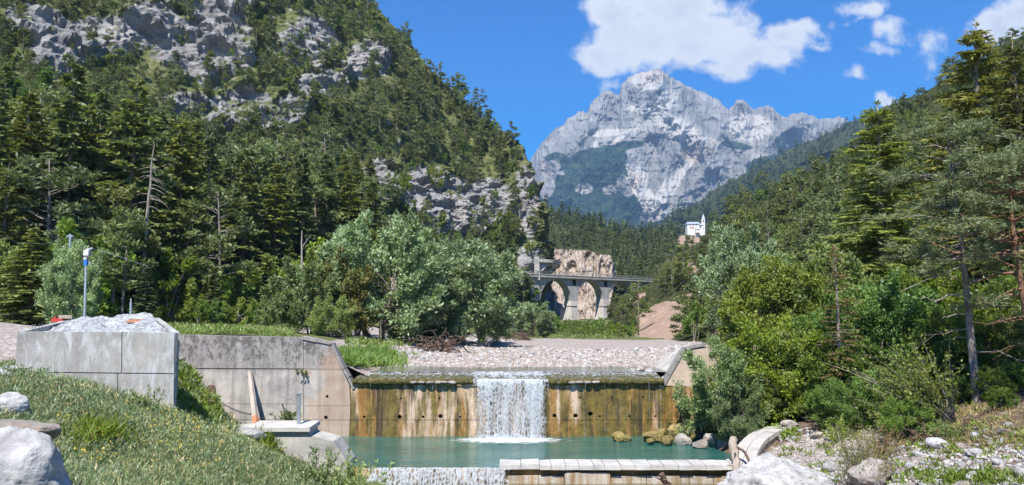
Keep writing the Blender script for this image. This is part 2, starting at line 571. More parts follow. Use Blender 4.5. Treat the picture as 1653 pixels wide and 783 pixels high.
for line, A, wd in spurs:
    L = np.array(line, float)
    best = np.full(PX.shape, 1e9); along = np.zeros(PX.shape)
    for k, (a, b) in enumerate(zip(L[:-1], L[1:])):
        ab = b - a
        s = np.clip(((wx - a[0]) * ab[0] + (wy - a[1]) * ab[1]) / (ab @ ab), 0, 1)
        dd_ = np.hypot(wx - a[0] - s * ab[0], wy - a[1] - s * ab[1])
        along = np.where(dd_ < best, (k + s) / (len(L) - 1), along)
        best = np.minimum(best, dd_)
    D = D + A * np.clip(1 - best / wd, 0, None) ** 1.2 * (1 - 0.9 * along ** 2) * 0.8
P0 = np.stack([PX / 34, PY / 60, PX * 0], -1)
gul = fbm(P0 + 0.35 * fbm(np.stack([PX / 40, PY / 40, PX * 0], -1), 3, 22)[..., None], 6, 21, 0.52, ridged=True)
det = fbm(np.stack([PX / 6 + PY / 40, PY / 14, PX * 0 + 4], -1), 5, 31, 0.6, ridged=True)
strata = fbm(np.stack([PX / 60, PY / 5.0 + PX / 40, PX * 0 + 2], -1), 4, 41, 0.6)
fall = smooth(-0.012, 0.02, t)[None, :]
Yd = 5050 - 1500 * t[None, :] ** 0.85 - fall * (D * 1.15 + 115 * gul + 18 * det + 4 * strata)
V = at_arr(PX, PY, Yd)
back = V[:, :1].copy(); back[..., 1] += 260; back[..., 2] -= 330
V = np.concatenate([back, V], 1)


def ell(px, py, blobs):
    r = np.full(np.shape(px), -1.0)
    for (cx, cy, rx, ry, *rot) in blobs:
        a = math.radians(rot[0]) if rot else 0
        dx, dy = px - cx, py - cy
        ex, ey = dx * math.cos(a) + dy * math.sin(a), -dx * math.sin(a) + dy * math.cos(a)
        r = np.maximum(r, 1 - np.hypot(ex / rx, ey / ry))
    return r


forest = ell(PX, PY, [(965, 285, 62, 52), (930, 325, 75, 35), (900, 262, 26, 16), (985, 255, 30, 22), (1000, 335, 50, 30), (880, 330, 40, 28),
                      (1150, 345, 95, 30, -18), (1215, 295, 55, 22, -35), (1225, 265, 30, 10, -20), (1105, 372, 90, 22), (960, 370, 130, 24),
                      (1190, 320, 60, 26, -30), (1270, 270, 70, 30, -25), (1010, 235, 30, 7, -8), (905, 300, 30, 20), (1190, 235, 28, 6, 10)])
bare = ell(PX, PY, [(1085, 280, 75, 55), (1058, 322, 34, 34), (1120, 260, 70, 30), (880, 290, 18, 34), (942, 304, 16, 10), (985, 306, 13, 9),
                    (1180, 270, 36, 20, -30), (890, 268, 16, 10), (1008, 300, 12, 22, -25)])
forest = smooth(-0.25, 0.35, forest) - 0.85 * smooth(-0.15, 0.3, bare)
forest = np.maximum(forest, 0.9 * smooth(318, 345, PY + 10 * gul) * (1 - smooth(-0.3, 0.25, ell(PX, PY, [(1058, 322, 36, 40), (1085, 280, 75, 55)]))))
scree = ell(PX, PY, [(1090, 205, 60, 22, 28), (1210, 205, 52, 28), (1045, 130, 34, 22), (1075, 165, 20, 26, 35), (1045, 180, 40, 10, 10),
                     (1030, 285, 18, 26, -40), (1066, 318, 10, 40, 20), (962, 237, 6, 14), (1000, 224, 16, 5, -30), (985, 214, 60, 8, -5), (1120, 225, 60, 10, 10),
                     (1040, 315, 18, 44, -35), (1085, 300, 13, 56, 35), (1060, 335, 12, 26), (1022, 290, 14, 30, -30), (1110, 265, 10, 40, 40)])
scree = smooth(-0.2, 0.7, scree)
warm = smooth(-0.3, 0.6, ell(PX, PY, [(1140, 232, 34, 10), (1050, 120, 40, 16), (880, 275, 20, 20), (1020, 290, 20, 20), (1125, 250, 40, 16)]))


def padrow(a):
    return np.concatenate([a[:, :1], a], 1).ravel()


me = make_mesh('mountain', V.reshape(-1, 3), grid_faces(NU, NV + 1), None, M_alp,
               {'forest': padrow(forest), 'scree': padrow(scree), 'warm': padrow(warm)})
tag(link('mountain', me), kind='structure')


def ruled(name, foot, ridge, nu, nv, disp, mat, attrs=None, hpow=0.75, backdrop=(60, -40), umap=None):
    """slope ruled from a foot curve to a ridge curve, given as (px, py, distance); disp(P, u, v) moves it"""
    foot = np.array([at(*q) for q in foot]); ridge = np.array([at(*q) for q in ridge])
    n = len(foot)
    u = np.linspace(0, n - 1, nu)
    def cr(C):
        i = np.clip(np.floor(u).astype(int), 0, n - 2); f = (u - i)[:, None]
        p0, p1, p2, p3 = C[np.maximum(i - 1, 0)], C[i], C[i + 1], C[np.minimum(i + 2, n - 1)]
        return 0.5 * ((2 * p1) + (-p0 + p2) * f + (2 * p0 - 5 * p1 + 4 * p2 - p3) * f ** 2 + (-p0 + 3 * p1 - 3 * p2 + p3) * f ** 3)
    A, B = cr(foot), cr(ridge)
    v = np.linspace(0, 1, nv)
    hv = v ** hpow
    P = np.empty((nu, nv, 3))
    P[..., :2] = A[:, None, :2] + (B - A)[:, None, :2] * hv[None, :, None]
    P[..., 2] = A[:, None, 2] + (B - A)[:, None, 2] * v[None, :]
    UU, VV = np.meshgrid(u / (n - 1), v, indexing='ij')
    P = disp(P, UU, VV)
    ppx, ppy = proj(P)
    at_ = {k: f(P, ppx, ppy, UU, VV) for k, f in (attrs or {}).items()}
    w = (B - A)[:, :2]; w /= np.linalg.norm(w, axis=1)[:, None]
    ext = []
    for k in (0.25, 1.0):
        e = P[:, -1].copy(); e[:, :2] += w * backdrop[0] * k; e[:, 2] += backdrop[1] * k * k
        ext.append(e[:, None])
    Pf = np.concatenate([P] + ext, 1)
    at_ = {k: np.concatenate([a, a[:, -1:], a[:, -1:]], 1).ravel() for k, a in at_.items()}
    me = make_mesh(name, Pf.reshape(-1, 3), grid_faces(nu, nv + 2), None, mat, at_)
    o = tag(link(name, me), kind='structure')
    bvh = BVHTree.FromPolygons([Vector(q) for q in Pf.reshape(-1, 3)], grid_faces(nu, nv + 2).tolist())
    return o, bvh, P


# ---- wooded blue ridge on the right, about 2 km away
def d_ridge(P, u, v):
    Q = P / 130.0
    g = fbm(Q * np.array([1, 1, 0.4]), 5, 61, ridged=True)
    P = P.copy()
    P[..., 1] -= 90 * g * (0.2 + 0.8 * np.sin(np.pi * np.clip(v, 0, 1)))
    P[..., 2] += 14 * fbm(Q * 2, 4, 62)
    return P


_, bvh_far, _ = ruled('wooded_ridge', [(1000, 440, 1000), (1060, 440, 1000), (1120, 440, 1000), (1200, 430, 1000), (1320, 420, 1000), (1480, 400, 1000), (1700, 390, 1000)],
                      [(985, 395, 1500), (1060, 363, 1750), (1120, 330, 1900), (1200, 282, 2050), (1310, 226, 2200), (1430, 172, 2300), (1640, 110, 2350)],
                      150, 90, d_ridge, M_floor, {'earth': lambda P, x, y, u, v: 0.3 * (ell(x, y, [(1203, 268, 10, 4)]) > 0)}, 0.9, (300, -200))


# ---- low wooded hill behind the viaduct, 450 to 700 m away, with the church knoll
def d_mid(P, u, v):
    P = P.copy()
    P[..., 2] += 5 * fbm(P / 60.0, 4, 71) * np.sin(np.pi * np.clip(v, 0, 1))
    return P


_, bvh_mid, _ = ruled('wooded_hill', [(800, 490, 330), (880, 480, 340), (960, 470, 345), (1030, 470, 350), (1100, 470, 350), (1180, 480, 340), (1300, 480, 330)],
                      [(790, 325, 620), (872, 345, 640), (950, 360, 660), (1040, 378, 640), (1105, 380, 600), (1150, 378, 600), (1300, 330, 620)],
                      120, 60, d_mid, M_floor, {'earth': lambda P, x, y, u, v: smooth(-0.2, 0.4, ell(x, y, [(1112, 388, 20, 12), (1128, 377, 24, 4)]))}, 0.85, (120, -60))

# ---- bare quarry-like cut behind the viaduct
tx = np.array([868, 885, 900, 925, 950, 970, 986, 996]); ty = np.array([392, 397, 401, 404, 406, 409, 411, 440])
nu, nv = 110, 80
gx = np.linspace(872, 996, nu); gt = np.interp(gx, tx, ty) + 3 * fbm(np.stack([gx / 9, gx * 0, gx * 0], -1), 3, 77)
v = np.linspace(0, 1, nv)
PXc = gx[:, None] + (v[None, :] * (-14 - 6 * ((gx - 870) / 126)[:, None])); PYc = gt[:, None] + (530 - gt[:, None]) * v[None, :]
Yc = 352 - 55 * v[None, :] ** 1.4 - 7 * fbm(np.stack([PXc / 12, PYc / 40, PXc * 0], -1), 5, 78, ridged=True) - 2.5 * fbm(np.stack([PXc / 4, PYc / 9, PXc * 0], -1), 4, 79)
Vc = at_arr(PXc, PYc, Yc)
bk = Vc[:, :1].copy(); bk[..., 1] += 25; bk[..., 2] -= 2
Vc = np.concatenate([bk, Vc], 1)
tag(link('earth_cliff', make_mesh('earth_cliff', Vc.reshape(-1, 3), grid_faces(nu, nv + 1), None, M_cut)), kind='structure')


# ---- left hillside with cliffs
ROCKS = [(170, 62, 130, 42, -12), (60, 40, 60, 36, 20), (330, 80, 95, 55), (395, 170, 80, 40, -10), (450, 180, 50, 42), (592, 98, 42, 34, -25), (520, 135, 50, 26),
         (300, 168, 46, 22), (700, 310, 60, 40), (745, 350, 70, 40), (795, 330, 55, 46), (850, 330, 22, 70), (852, 440, 30, 50), (620, 295, 34, 46),
         (490, 70, 60, 46), (370, 20, 70, 34), (245, 20, 60, 22), (100, 90, 60, 30),
        ]


def rockmask(P, x, y, u, v):
    Q = P * np.array([1.0, 1.0, 1.6])
    n = fbm(Q / 16.0, 5, 91, 0.6); n2 = fbm(P / 5.0, 4, 92, 0.6)
    r = 0.68 * smooth(-0.45, 0.45, ell(x, y, ROCKS)) + 0.58 * n + 0.36 * n2 + 0.08
    return np.where(y > 470, r * 0.4, r)


def d_left(P, u, v):
    P = P.copy()
    x, y = proj(P)
    rm = smooth(-0.15, 0.4, ell(x, y, ROCKS))
    env = np.clip(np.sin(np.pi * np.clip(v * 0.93 + 0.05, 0, 1)) * 1.3, 0, 1)
    Q = P.copy(); Q[..., 2] *= 1.5
    big = fbm(Q / 48.0, 4, 81)
    rid = fbm(Q / 22.0, 5, 82, 0.55, ridged=True)
    bed = P[..., 2] / 7.5 + 1.6 * fbm(P / 30.0, 3, 83) + P[..., 0] / 40.0
    led = np.abs((bed % 1.0) - 0.35) * 2
    blk = fbm(Q / 7.0, 5, 84, 0.6, ridged=True)
    out = big * 9 * env + (1.6 + rm * 3.6) * rid * (0.35 + 0.65 * env) + (0.25 + rm) * (2.0 * led + 2.4 * blk) + 0.8 * blk
    nrm = np.array([0.55, -0.80, 0.22])
    P += out[..., None] * nrm
    # the spur's end stands almost upright above the viaduct
    e = smooth(0.80, 0.92, u) * smooth(0.03, 0.3, v) * smooth(1.02, 0.7, v)
    P[..., 0] += 2.0 * e
    return P


L_FOOT = [(-420, 512, 62), (-150, 508, 68), (0, 505, 76), (150, 510, 86), (300, 527, 98), (450, 535, 104), (600, 533, 122), (700, 528, 150), (790, 518, 192), (850, 510, 226), (874, 508, 244), (876, 500, 285), (850, 490, 340)]
L_RIDGE = [(-420, -760, 330), (-150, -610, 340), (0, -520, 345), (200, -380, 350), (380, -220, 352), (520, -80, 350), (606, 14, 342), (655, 66, 332), (705, 126, 320), (760, 178, 306), (838, 236, 288), (836, 262, 305), (815, 330, 345)]
_, bvh_left, PL = ruled('left_hillside', L_FOOT, L_RIDGE, 420, 300, d_left, M_hill, {'rock': rockmask}, 0.72, (60, -45))


# ---- right hillside
def d_right(P, u, v):
    P = P.copy()
    P[..., 2] += (4.5 * fbm(P / 30.0, 4, 95) + 1.0 * fbm(P / 6.0, 4, 96)) * smooth(0, 0.15, v)
    return P


R_FOOT = [(925, 532, 205), (985, 548, 150), (1030, 553, 122), (1100, 556, 94), (1180, 560, 72), (1260, 572, 58), (1400, 600, 47), (1560, 610, 44), (1760, 610, 42), (2100, 610, 40)]
R_RIDGE = [(1010, 476, 284), (1052, 452, 286), (1092, 420, 285), (1135, 388, 282), (1195, 340, 275), (1260, 300, 268), (1370, 236, 262), (1480, 168, 256), (1640, 72, 250), (1950, -70, 240)]
_, bvh_right, PR = ruled('right_hillside', R_FOOT, R_RIDGE, 260, 150, d_right, M_floor,
                         {'earth': lambda P, x, y, u, v: smooth(-0.2, 0.35, ell(x, y, [(1062, 525, 58, 34, -32), (1100, 500, 40, 20, -35), (965, 535, 16, 12), (1020, 490, 30, 8, -38), (1120, 440, 12, 10), (1112, 428, 14, 6), (1160, 520, 30, 20)]))},
                         0.8, (60, -30))


# ---- valley floor: smooth surface through measured points
def tps(pts):
    pts = np.asarray(pts, float)
    n = len(pts)
    def k(r2):
        return np.where(r2 > 0, 0.5 * r2 * np.log(r2 + 1e-12), 0)
    d2 = ((pts[:, None, :2] - pts[None, :, :2]) ** 2).sum(-1)
    A = np.zeros((n + 3, n + 3))
    A[:n, :n] = k(d2) + np.eye(n) * 2.0
    A[:n, n] = 1; A[:n, n + 1:] = pts[:, :2]; A[n, :n] = 1; A[n + 1:, :n] = pts[:, :2].T
    w = np.linalg.solve(A, np.concatenate([pts[:, 2], [0, 0, 0]]))
    def f(x, y):
        sh = np.shape(x); x = np.ravel(x); y = np.ravel(y)
        d2 = (x[:, None] - pts[None, :, 0]) ** 2 + (y[:, None] - pts[None, :, 1]) ** 2
        return (k(d2) @ w[:n] + w[n] + w[n + 1] * x + w[n + 2] * y).reshape(sh)
    return f


near_pts = [at(*q) for q in [
    (-60, 590, 21), (0, 600, 21), (36, 606, 24), (100, 614, 24), (190, 634, 24), (281, 676, 24), (100, 790, 12), (300, 783, 16), (450, 783, 22), (555, 783, 29),
    (200, 700, 18), (400, 722, 26), (330, 690, 24), (0, 655, 16), (0, 783, 9), (300, 590, 38), (300, 640, 34), (345, 690, 37), (350, 690, 39), (-300, 600, 20), (-300, 700, 12),
    (250, 560, 40), (150, 545, 38), (120, 560, 30), (60, 560, 30), (480, 760, 28), (530, 790, 31),
    (1300, 790, 28), (1400, 745, 28), (1500, 705, 29), (1653, 700, 26), (1653, 790, 20), (1500, 790, 23), (1580, 662, 31), (1653, 642, 31), (1400, 668, 36), (1300, 672, 38),
    (1250, 695, 36), (1250, 690, 39), (1172, 712, 40), (1160, 722, 37), (1900, 640, 28), (1900, 780, 18), (1500, 645, 38), (1653, 625, 38), (1240, 770, 31), (1215, 785, 32)]]
near_pts += [np.array(q, float) for q in [(0, 0, 4.75), (-6, 3, 4.7), (8, 2, 4.6), (-25, 0, 5.2), (25, 0, 4.6), (-2, 36, -1.0), (3, 36, -1.2), (8, 36, -1.0), (-5, 39, -0.9), (3, 41, -1.1),
                                          (2, 28, -1.5), (8, 28, -1.3), (1, 22, -1.2), (8, 22, -1.0), (4, 14, 0.6), (-7, 34.5, 0.1), (-7, 40, -0.6), (10, 33, -0.5)]]
zf_near0 = tps(near_pts)
far_pts = [at(*q) for q in [
    (700, 588, 48.5), (850, 577, 57), (1000, 562, 75), (850, 548, 100), (640, 562, 60), (575, 556, 52), (620, 553, 62), (590, 581, 48), (760, 560, 72), (800, 548, 95), (1100, 557, 80),
    (1040, 563, 66), (1060, 575, 56), (560, 545, 75), (480, 540, 85), (300, 529, 92), (150, 514, 80), (0, 508, 72), (900, 543, 130), (960, 545, 125)]]
far_pts += [np.array(q, float) for q in [(-12, 43, 5.05), (-18, 43, 5.2), (-14, 50, 5.0), (-25, 50, 5.25), (-35, 45, 5.3), (-20, 62, 5.15), (-40, 60, 5.4), (-8.7, 43, 3.6), (-8, 46, 3.2), (-7, 42, 2.7),
                                         (0, 42, 2.4), (8, 42, 2.4), (3, 45.3, 2.95), (8, 45.3, 2.95), (3, 48.2, 3.32), (9, 48, 3.34), (-4, 47.5, 3.30), (12, 42, 3.2), (14, 48, 3.6), (25, 45, 3.6), (40, 44, 4), (20, 55, 3.7), (30, 200, 4.0), (0, 160, 3.0), (10, 250, 4.2), (-40, 100, 6.0),
                                         (-10, 150, 4.0), (50, 60, 5)]]
zf_far0 = tps(far_pts)


def zf_near(x, y):
    P = np.stack([x, y, 0 * x], -1)
    return zf_near0(x, y) + 0.10 * fbm(P / 1.4, 4, 101) + 0.16 * fbm(P / 4.5, 3, 102)


def zf_far(x, y):
    P = np.stack([x, y, 0 * x], -1)
    return zf_far0(x, y) + (0.12 * fbm(P / 2.5, 4, 103) + 0.16 * fbm(P / 9.0, 3, 104)) * smooth(46, 52, y)


def sheet(name, xs, ys, zf, mat, attrs):
    X, Y = np.meshgrid(xs, ys, indexing='ij')
    Z = zf(X, Y)
    V = np.stack([X, Y, Z], -1)
    px, py = proj(V)
    me = make_mesh(name, V.reshape(-1, 3), grid_faces(len(xs), len(ys)), None, mat, {k: f(X, Y, Z, px, py) for k, f in attrs.items()}, True)
    o = tag(link(name, me), kind='structure')
    return o, BVHTree.FromPolygons([Vector(q) for q in V.reshape(-1, 3)], grid_faces(len(xs), len(ys)).tolist())


# left edge of the pools, right edge of the pools
def near_grass(X, Y, Z, px, py):
    g = smooth(-1.0, -2.0, X + 0.06 * (30 - Y))
    road = ((px < 62) & (py < 582) & (Y > 19)) | ((X < -15) & (Y > 19))
    return np.where(road, 0.0, g)


_, bvh_near = sheet('river_bank', np.concatenate([np.linspace(-60, -20, 40, endpoint=False), np.linspace(-20, 24, 190, endpoint=False), np.linspace(24, 60, 40)]),
                    np.concatenate([np.linspace(-8, 8, 30, endpoint=False), np.linspace(8, 41.3, 160)]), zf_near, M_ground,
                    {'grass': near_grass, 'wet': lambda X, Y, Z, px, py: smooth(0.25, -0.2, Z),
                     'soil': lambda X, Y, Z, px, py: smooth(6, 9, X) * np.maximum(smooth(1.5, 2.1, Z), smooth(33, 36, Y))})


def far_grass(X, Y, Z, px, py):
    g = smooth(4.35, 4.75, Z + 0.25 * fbm(np.stack([X, Y, X * 0], -1) / 4, 3, 5))
    g = np.maximum(g, smooth(-0.1, 0.4, ell(px, py, [(592, 582, 46, 13), (560, 570, 30, 14)])))
    g = np.maximum(g, smooth(100, 120, Y) * 0.9)
    g = np.maximum(g, smooth(13, 16, X - 0.28 * (Y - 45)) * 0.8)
    road = (px < 95 + 1.1 * (py - 520)) & (Y < 64) & (X < -15)
    return np.where(road, 0.0, g)


_, bvh_flat = sheet('gravel_bar', np.concatenate([np.linspace(-90, -30, 50, endpoint=False), np.linspace(-30, 40, 190, endpoint=False), np.linspace(40, 75, 30)]),
                    np.concatenate([np.linspace(41.9, 75, 130, endpoint=False), np.linspace(75, 290, 80)]), zf_far, M_ground,
                    {'grass': far_grass, 'wet': lambda X, Y, Z, px, py: smooth(3.62, 3.3, Z) * smooth(72, 50, Y), 'soil': lambda X, Y, Z, px, py: 0 * X + 0.25 * smooth(3.6, 4.2, Z)})

BVHS = [bvh_near, bvh_flat, bvh_left, bvh_right, bvh_mid, bvh_far]


def hit(px, py, which=BVHS):
    """first ground point seen through a photo pixel"""
    d = Vector(ray(px, py)).normalized(); o = Vector(EYE)
    best, bd = None, 1e9
    for b in which:
        loc, nrm, idx, dist = b.ray_cast(o, d)
        if loc is not None and dist < bd:
            best, bd = np.array(loc), dist
    return best


def drop(x, y, which):
    loc, nrm, idx, dist = which.ray_cast(Vector((x, y, 3000)), Vector((0, 0, -1)))
    return None if loc is None else np.array(loc)

# ================================================================== materials for the built things
def concrete(name, base, dark, lichen=0.0, rust=0.0, streak=0.5, bumpd=0.02, scale=1.0, pale=0.0):
    m, nt = new_mat(name)
    p = pos(nt)
    n1 = nt.noise(scaled(nt, p, (1.3 * scale,) * 3), 1.0, 6, 0.65)
    st = nt.noise(scaled(nt, p, (3.2 * scale, 3.2 * scale, 0.22 * scale)), 1.0, 5, 0.65)
    fn = nt.noise(p, 14 * scale, 5, 0.7)
    c = nt.ramp(n1, [(0.3, tuple(0.82 * b for b in base)), (0.7, tuple(min(1, 1.14 * b) for b in base))])
    c = nt.mix(nt.math('MULTIPLY', nt.rng(st, 0.42, 0.66), streak), c, dark)
    blot = nt.noise(scaled(nt, p, (0.5 * scale, 0.5 * scale, 0.9 * scale)), 1.0, 7, 0.7, 0.6)
    c = nt.mix(0.75, c, nt.mix(1.0, c, nt.ramp(blot, [(0.30, (0.62, 0.62, 0.64)), (0.5, (1, 1, 1)), (0.7, (1.28, 1.26, 1.22))]), 'MULTIPLY'))
    if pale:
        pw = nt.noise(scaled(nt, p, (2.6, 2.6, 0.9)), 1.0, 6, 0.7, 0.8)
        c = nt.mix(nt.math('MULTIPLY', nt.rng(pw, 0.48, 0.62), pale), c, (0.47, 0.485, 0.485))
    if lichen:
        ln = nt.noise(scaled(nt, p, (4.5, 4.5, 3.0)), 1.0, 8, 0.8, 0.1)
        zz = nt.n('ShaderNodeSeparateXYZ', {0: p}, out=2)
        top = nt.rng(zz, 2.9, 4.8)
        c = nt.mix(nt.math('MULTIPLY', nt.rng(zz, 3.30, 3.45), 0.45), c, (0.20, 0.19, 0.185))
        lf = nt.rng(nt.math('ADD', ln, nt.math('MULTIPLY', top, 0.13)), 0.585, 0.66)
        c = nt.mix(nt.math('MULTIPLY', lf, lichen), c, (0.055, 0.045, 0.042))
    if rust:
        rn = nt.noise(scaled(nt, p, (0.55, 0.55, 0.35)), 1.0, 5, 0.6, 0.5)
        xx = nt.n('ShaderNodeSeparateXYZ', {0: p}, out=0)
        rr = nt.math('MULTIPLY', nt.rng(nt.math('ADD', rn, nt.rng(xx, -14.0, -8.6, -0.22, 0.14)), 0.47, 0.6), rust)
        c = nt.mix(rr, c, (0.43, 0.27, 0.165))
    c = nt.mix(0.35, c, nt.mix(1.0, c, nt.ramp(fn, [(0.3, (0.6, 0.6, 0.6)), (0.7, (1.15, 1.15, 1.15))]), 'MULTIPLY'))
    surf(nt, principled(nt, c, 0.88, nt.math('ADD', fn, nt.math('MULTIPLY', n1, 0.6)), bumpd, 0.2))
    return m


M_wing = concrete('weathered_concrete', (0.445, 0.408, 0.372), (0.186, 0.168, 0.158), 0.7, 0.5, 0.7)
M_block = concrete('new_concrete', (0.325, 0.318, 0.295), (0.213, 0.206, 0.192), 0, 0, 0.35, 0.01, 1.0, 0.85)
M_conc = concrete('bleached_concrete', (0.398, 0.381, 0.350), (0.247, 0.226, 0.199), 0, 0, 0.4)
M_conc2 = concrete('lichen_grey_coping', (0.295, 0.275, 0.254), (0.172, 0.158, 0.144), 0, 0, 0.5)
M_cap = concrete('bleached_sill_stone', (0.453, 0.439, 0.412), (0.309, 0.275, 0.233), 0, 0, 0.2)
M_road = concrete('grey_viaduct_concrete', (0.42, 0.405, 0.385), (0.203, 0.195, 0.187), 0, 0, 0.45, 0.05, 0.3)

m, nt = new_mat('algae_stained_concrete')
p = pos(nt)
sx = nt.n('ShaderNodeSeparateXYZ', {0: p}, out=None)
n1 = nt.noise(scaled(nt, p, (2.0, 2.0, 2.0)), 1.0, 6, 0.65)
base = nt.ramp(n1, [(0.3, (0.44, 0.30, 0.20)), (0.5, (0.55, 0.41, 0.30)), (0.7, (0.62, 0.50, 0.39))])
wob = nt.vec('MULTIPLY', nt.vec('SUBTRACT', nt.noise(scaled(nt, p, (1.2, 1, 1.6)), 1.0, 4, 0.6, out=1), (0.5, 0.5, 0.5)), (0.22, 0.0, 0.6))
pw = nt.vec('ADD', p, wob)
s1 = nt.noise(scaled(nt, pw, (1.1, 0.4, 0.16)), 1.0, 6, 0.68, 0.15)
s2 = nt.noise(nt.vec('ADD', scaled(nt, pw, (1.7, 0.4, 0.17)), (7.3, 1.0, 3.0)), 1.0, 5, 0.65, 0.25)
s3 = nt.noise(nt.vec('ADD', scaled(nt, pw, (3.0, 0.4, 0.22)), (17.3, 1.0, 3.0)), 1.0, 5, 0.65, 0.2)
right = nt.rng(sx.outputs[0], 1.0, 4.0, 0.0, 0.085)
low = nt.rng(sx.outputs[2], 0.9, 0.0, 0.0, 0.07)
edge = nt.rng(sx.outputs[0], -7.2, -8.6, 0.0, 0.10)
oc = nt.math('ADD', nt.math('ADD', s1, right), nt.math('ADD', low, edge))
c = nt.mix(nt.rng(oc, 0.445, 0.57), base, nt.mix(nt.rng(n1, 0.35, 0.65), (0.20, 0.10, 0.028), (0.36, 0.205, 0.06)))
ol = nt.math('ADD', nt.math('ADD', s2, nt.math('MULTIPLY', right, 0.8)), nt.math('MULTIPLY', edge, 0.6))
c = nt.mix(nt.math('MULTIPLY', nt.rng(ol, 0.49, 0.58), 0.92), c, nt.mix(nt.rng(n1, 0.35, 0.65), (0.050, 0.044, 0.009), (0.19, 0.138, 0.026)))
c = nt.mix(nt.math('MULTIPLY', nt.rng(s3, 0.54, 0.63), 0.85), c, (0.035, 0.030, 0.018))
xx = sx.outputs[0]
wr = nt.math('MULTIPLY', nt.rng(xx, 9.2, 9.7), nt.rng(s1, 0.5, 0.6))
c = nt.mix(nt.math('MULTIPLY', wr, 0.7), c, (0.45, 0.40, 0.36))
fn = nt.noise(scaled(nt, p, (9, 9, 5)), 1.0, 5, 0.7)
surf(nt, principled(nt, c, 0.55, nt.math('ADD', fn, s2), 0.04, 0.4))
M_algae = m

m, nt = new_mat('moss')
p = pos(nt)
n1 = nt.noise(p, 5.0, 6, 0.7)
c = nt.ramp(n1, [(0.32, (0.018, 0.018, 0.006)), (0.5, (0.065, 0.058, 0.014)), (0.7, (0.17, 0.14, 0.035))])
surf(nt, principled(nt, c, 0.7, n1, 0.08, 0.3))
M_moss = m


def rock_mat(name, lo, mid, hi, scale=3.0, warm=None):
    m, nt = new_mat(name)
    p = obco(nt)
    oi = nt.n('ShaderNodeObjectInfo', out=5)
    n1 = nt.noise(p, scale, 7, 0.68, 0.4)
    n2 = nt.noise(p, scale * 0.45, 3, 0.6)
    n3 = nt.noise(p, scale * 4, 4, 0.7)
    c = nt.ramp(n1, [(0.28, lo), (0.45, mid), (0.62, hi)])
    if warm:
        c = nt.mix(nt.math('MULTIPLY', nt.rng(n2, 0.5, 0.66), 0.7), c, warm)
    c = nt.n('ShaderNodeHueSaturation', {'Value': nt.rng(oi, 0, 1, 0.72, 1.1), 'Color': c})
    surf(nt, principled(nt, c, 0.9, nt.math('ADD', n1, nt.math('MULTIPLY', n3, 0.5)), 0.05, 0.2))
    return m


M_rock = rock_mat('pale_limestone', (0.165, 0.161, 0.158), (0.316, 0.312, 0.305), (0.453, 0.450, 0.439))
M_rockw = rock_mat('buff_limestone', (0.144, 0.123, 0.106), (0.275, 0.247, 0.220), (0.385, 0.357, 0.326), 3.0, (0.275, 0.192, 0.130))
M_rocky = rock_mat('ochre_wet_rock', (0.069, 0.055, 0.018), (0.206, 0.158, 0.055), (0.343, 0.260, 0.123), 3.0, (0.110, 0.103, 0.020))

# per-vertex tinted pebbles for the stuff meshes
m, nt = new_mat('river_pebbles')
t = attr(nt, 'tint')
n1 = nt.noise(pos(nt), 6.0, 4, 0.7)
c = nt.ramp(t, [(0.0, (0.19, 0.165, 0.145)), (0.35, (0.315, 0.275, 0.25)), (0.7, (0.40, 0.37, 0.345)), (1.0, (0.50, 0.49, 0.475))])
c = nt.mix(0.35, c, nt.mix(1.0, c, nt.ramp(n1, [(0.3, (0.6, 0.6, 0.6)), (0.7, (1.1, 1.1, 1.1))]), 'MULTIPLY'))
surf(nt, principled(nt, c, 0.9, n1, 0.03, 0.15))
M_pebble = m


def water_mat(name, col, deep, rough, sc, dist, foam=0.0):
    m, nt = new_mat(name)
    p = pos(nt)
    w1 = nt.noise(scaled(nt, p, (0.7 * sc, 1.5 * sc, 1)), 1.0, 5, 0.6, 0.4)
    w2 = nt.noise(scaled(nt, p, (3.0 * sc, 6.0 * sc, 1)), 1.0, 4, 0.6)
    big = nt.noise(scaled(nt, p, (0.25, 0.5, 1)), 1.0, 3, 0.5)
    c = nt.mix(nt.rng(big, 0.35, 0.65), col, deep)
    h = nt.math('ADD', w1, nt.math('MULTIPLY', w2, 0.35))
    if foam:
        fm = nt.rng(nt.noise(scaled(nt, p, (2.0, 4.0, 1)), 1.0, 6, 0.7), 0.66, 0.76)
        c = nt.mix(nt.math('MULTIPLY', fm, foam), c, (0.6, 0.7, 0.68))
    surf(nt, principled(nt, c, rough, h, dist, 0.5))
    return m


M_pool = water_mat('turquoise_water', (0.034, 0.122, 0.098), (0.020, 0.086, 0.072), 0.08, 1.0, 0.10, 0.5)
M_river = water_mat('shallow_river_water', (0.17, 0.165, 0.125), (0.105, 0.115, 0.09), 0.06, 0.9, 0.035)
M_low = water_mat('tail_water', (0.12, 0.10, 0.045), (0.08, 0.08, 0.04), 0.12, 1.0, 0.06)


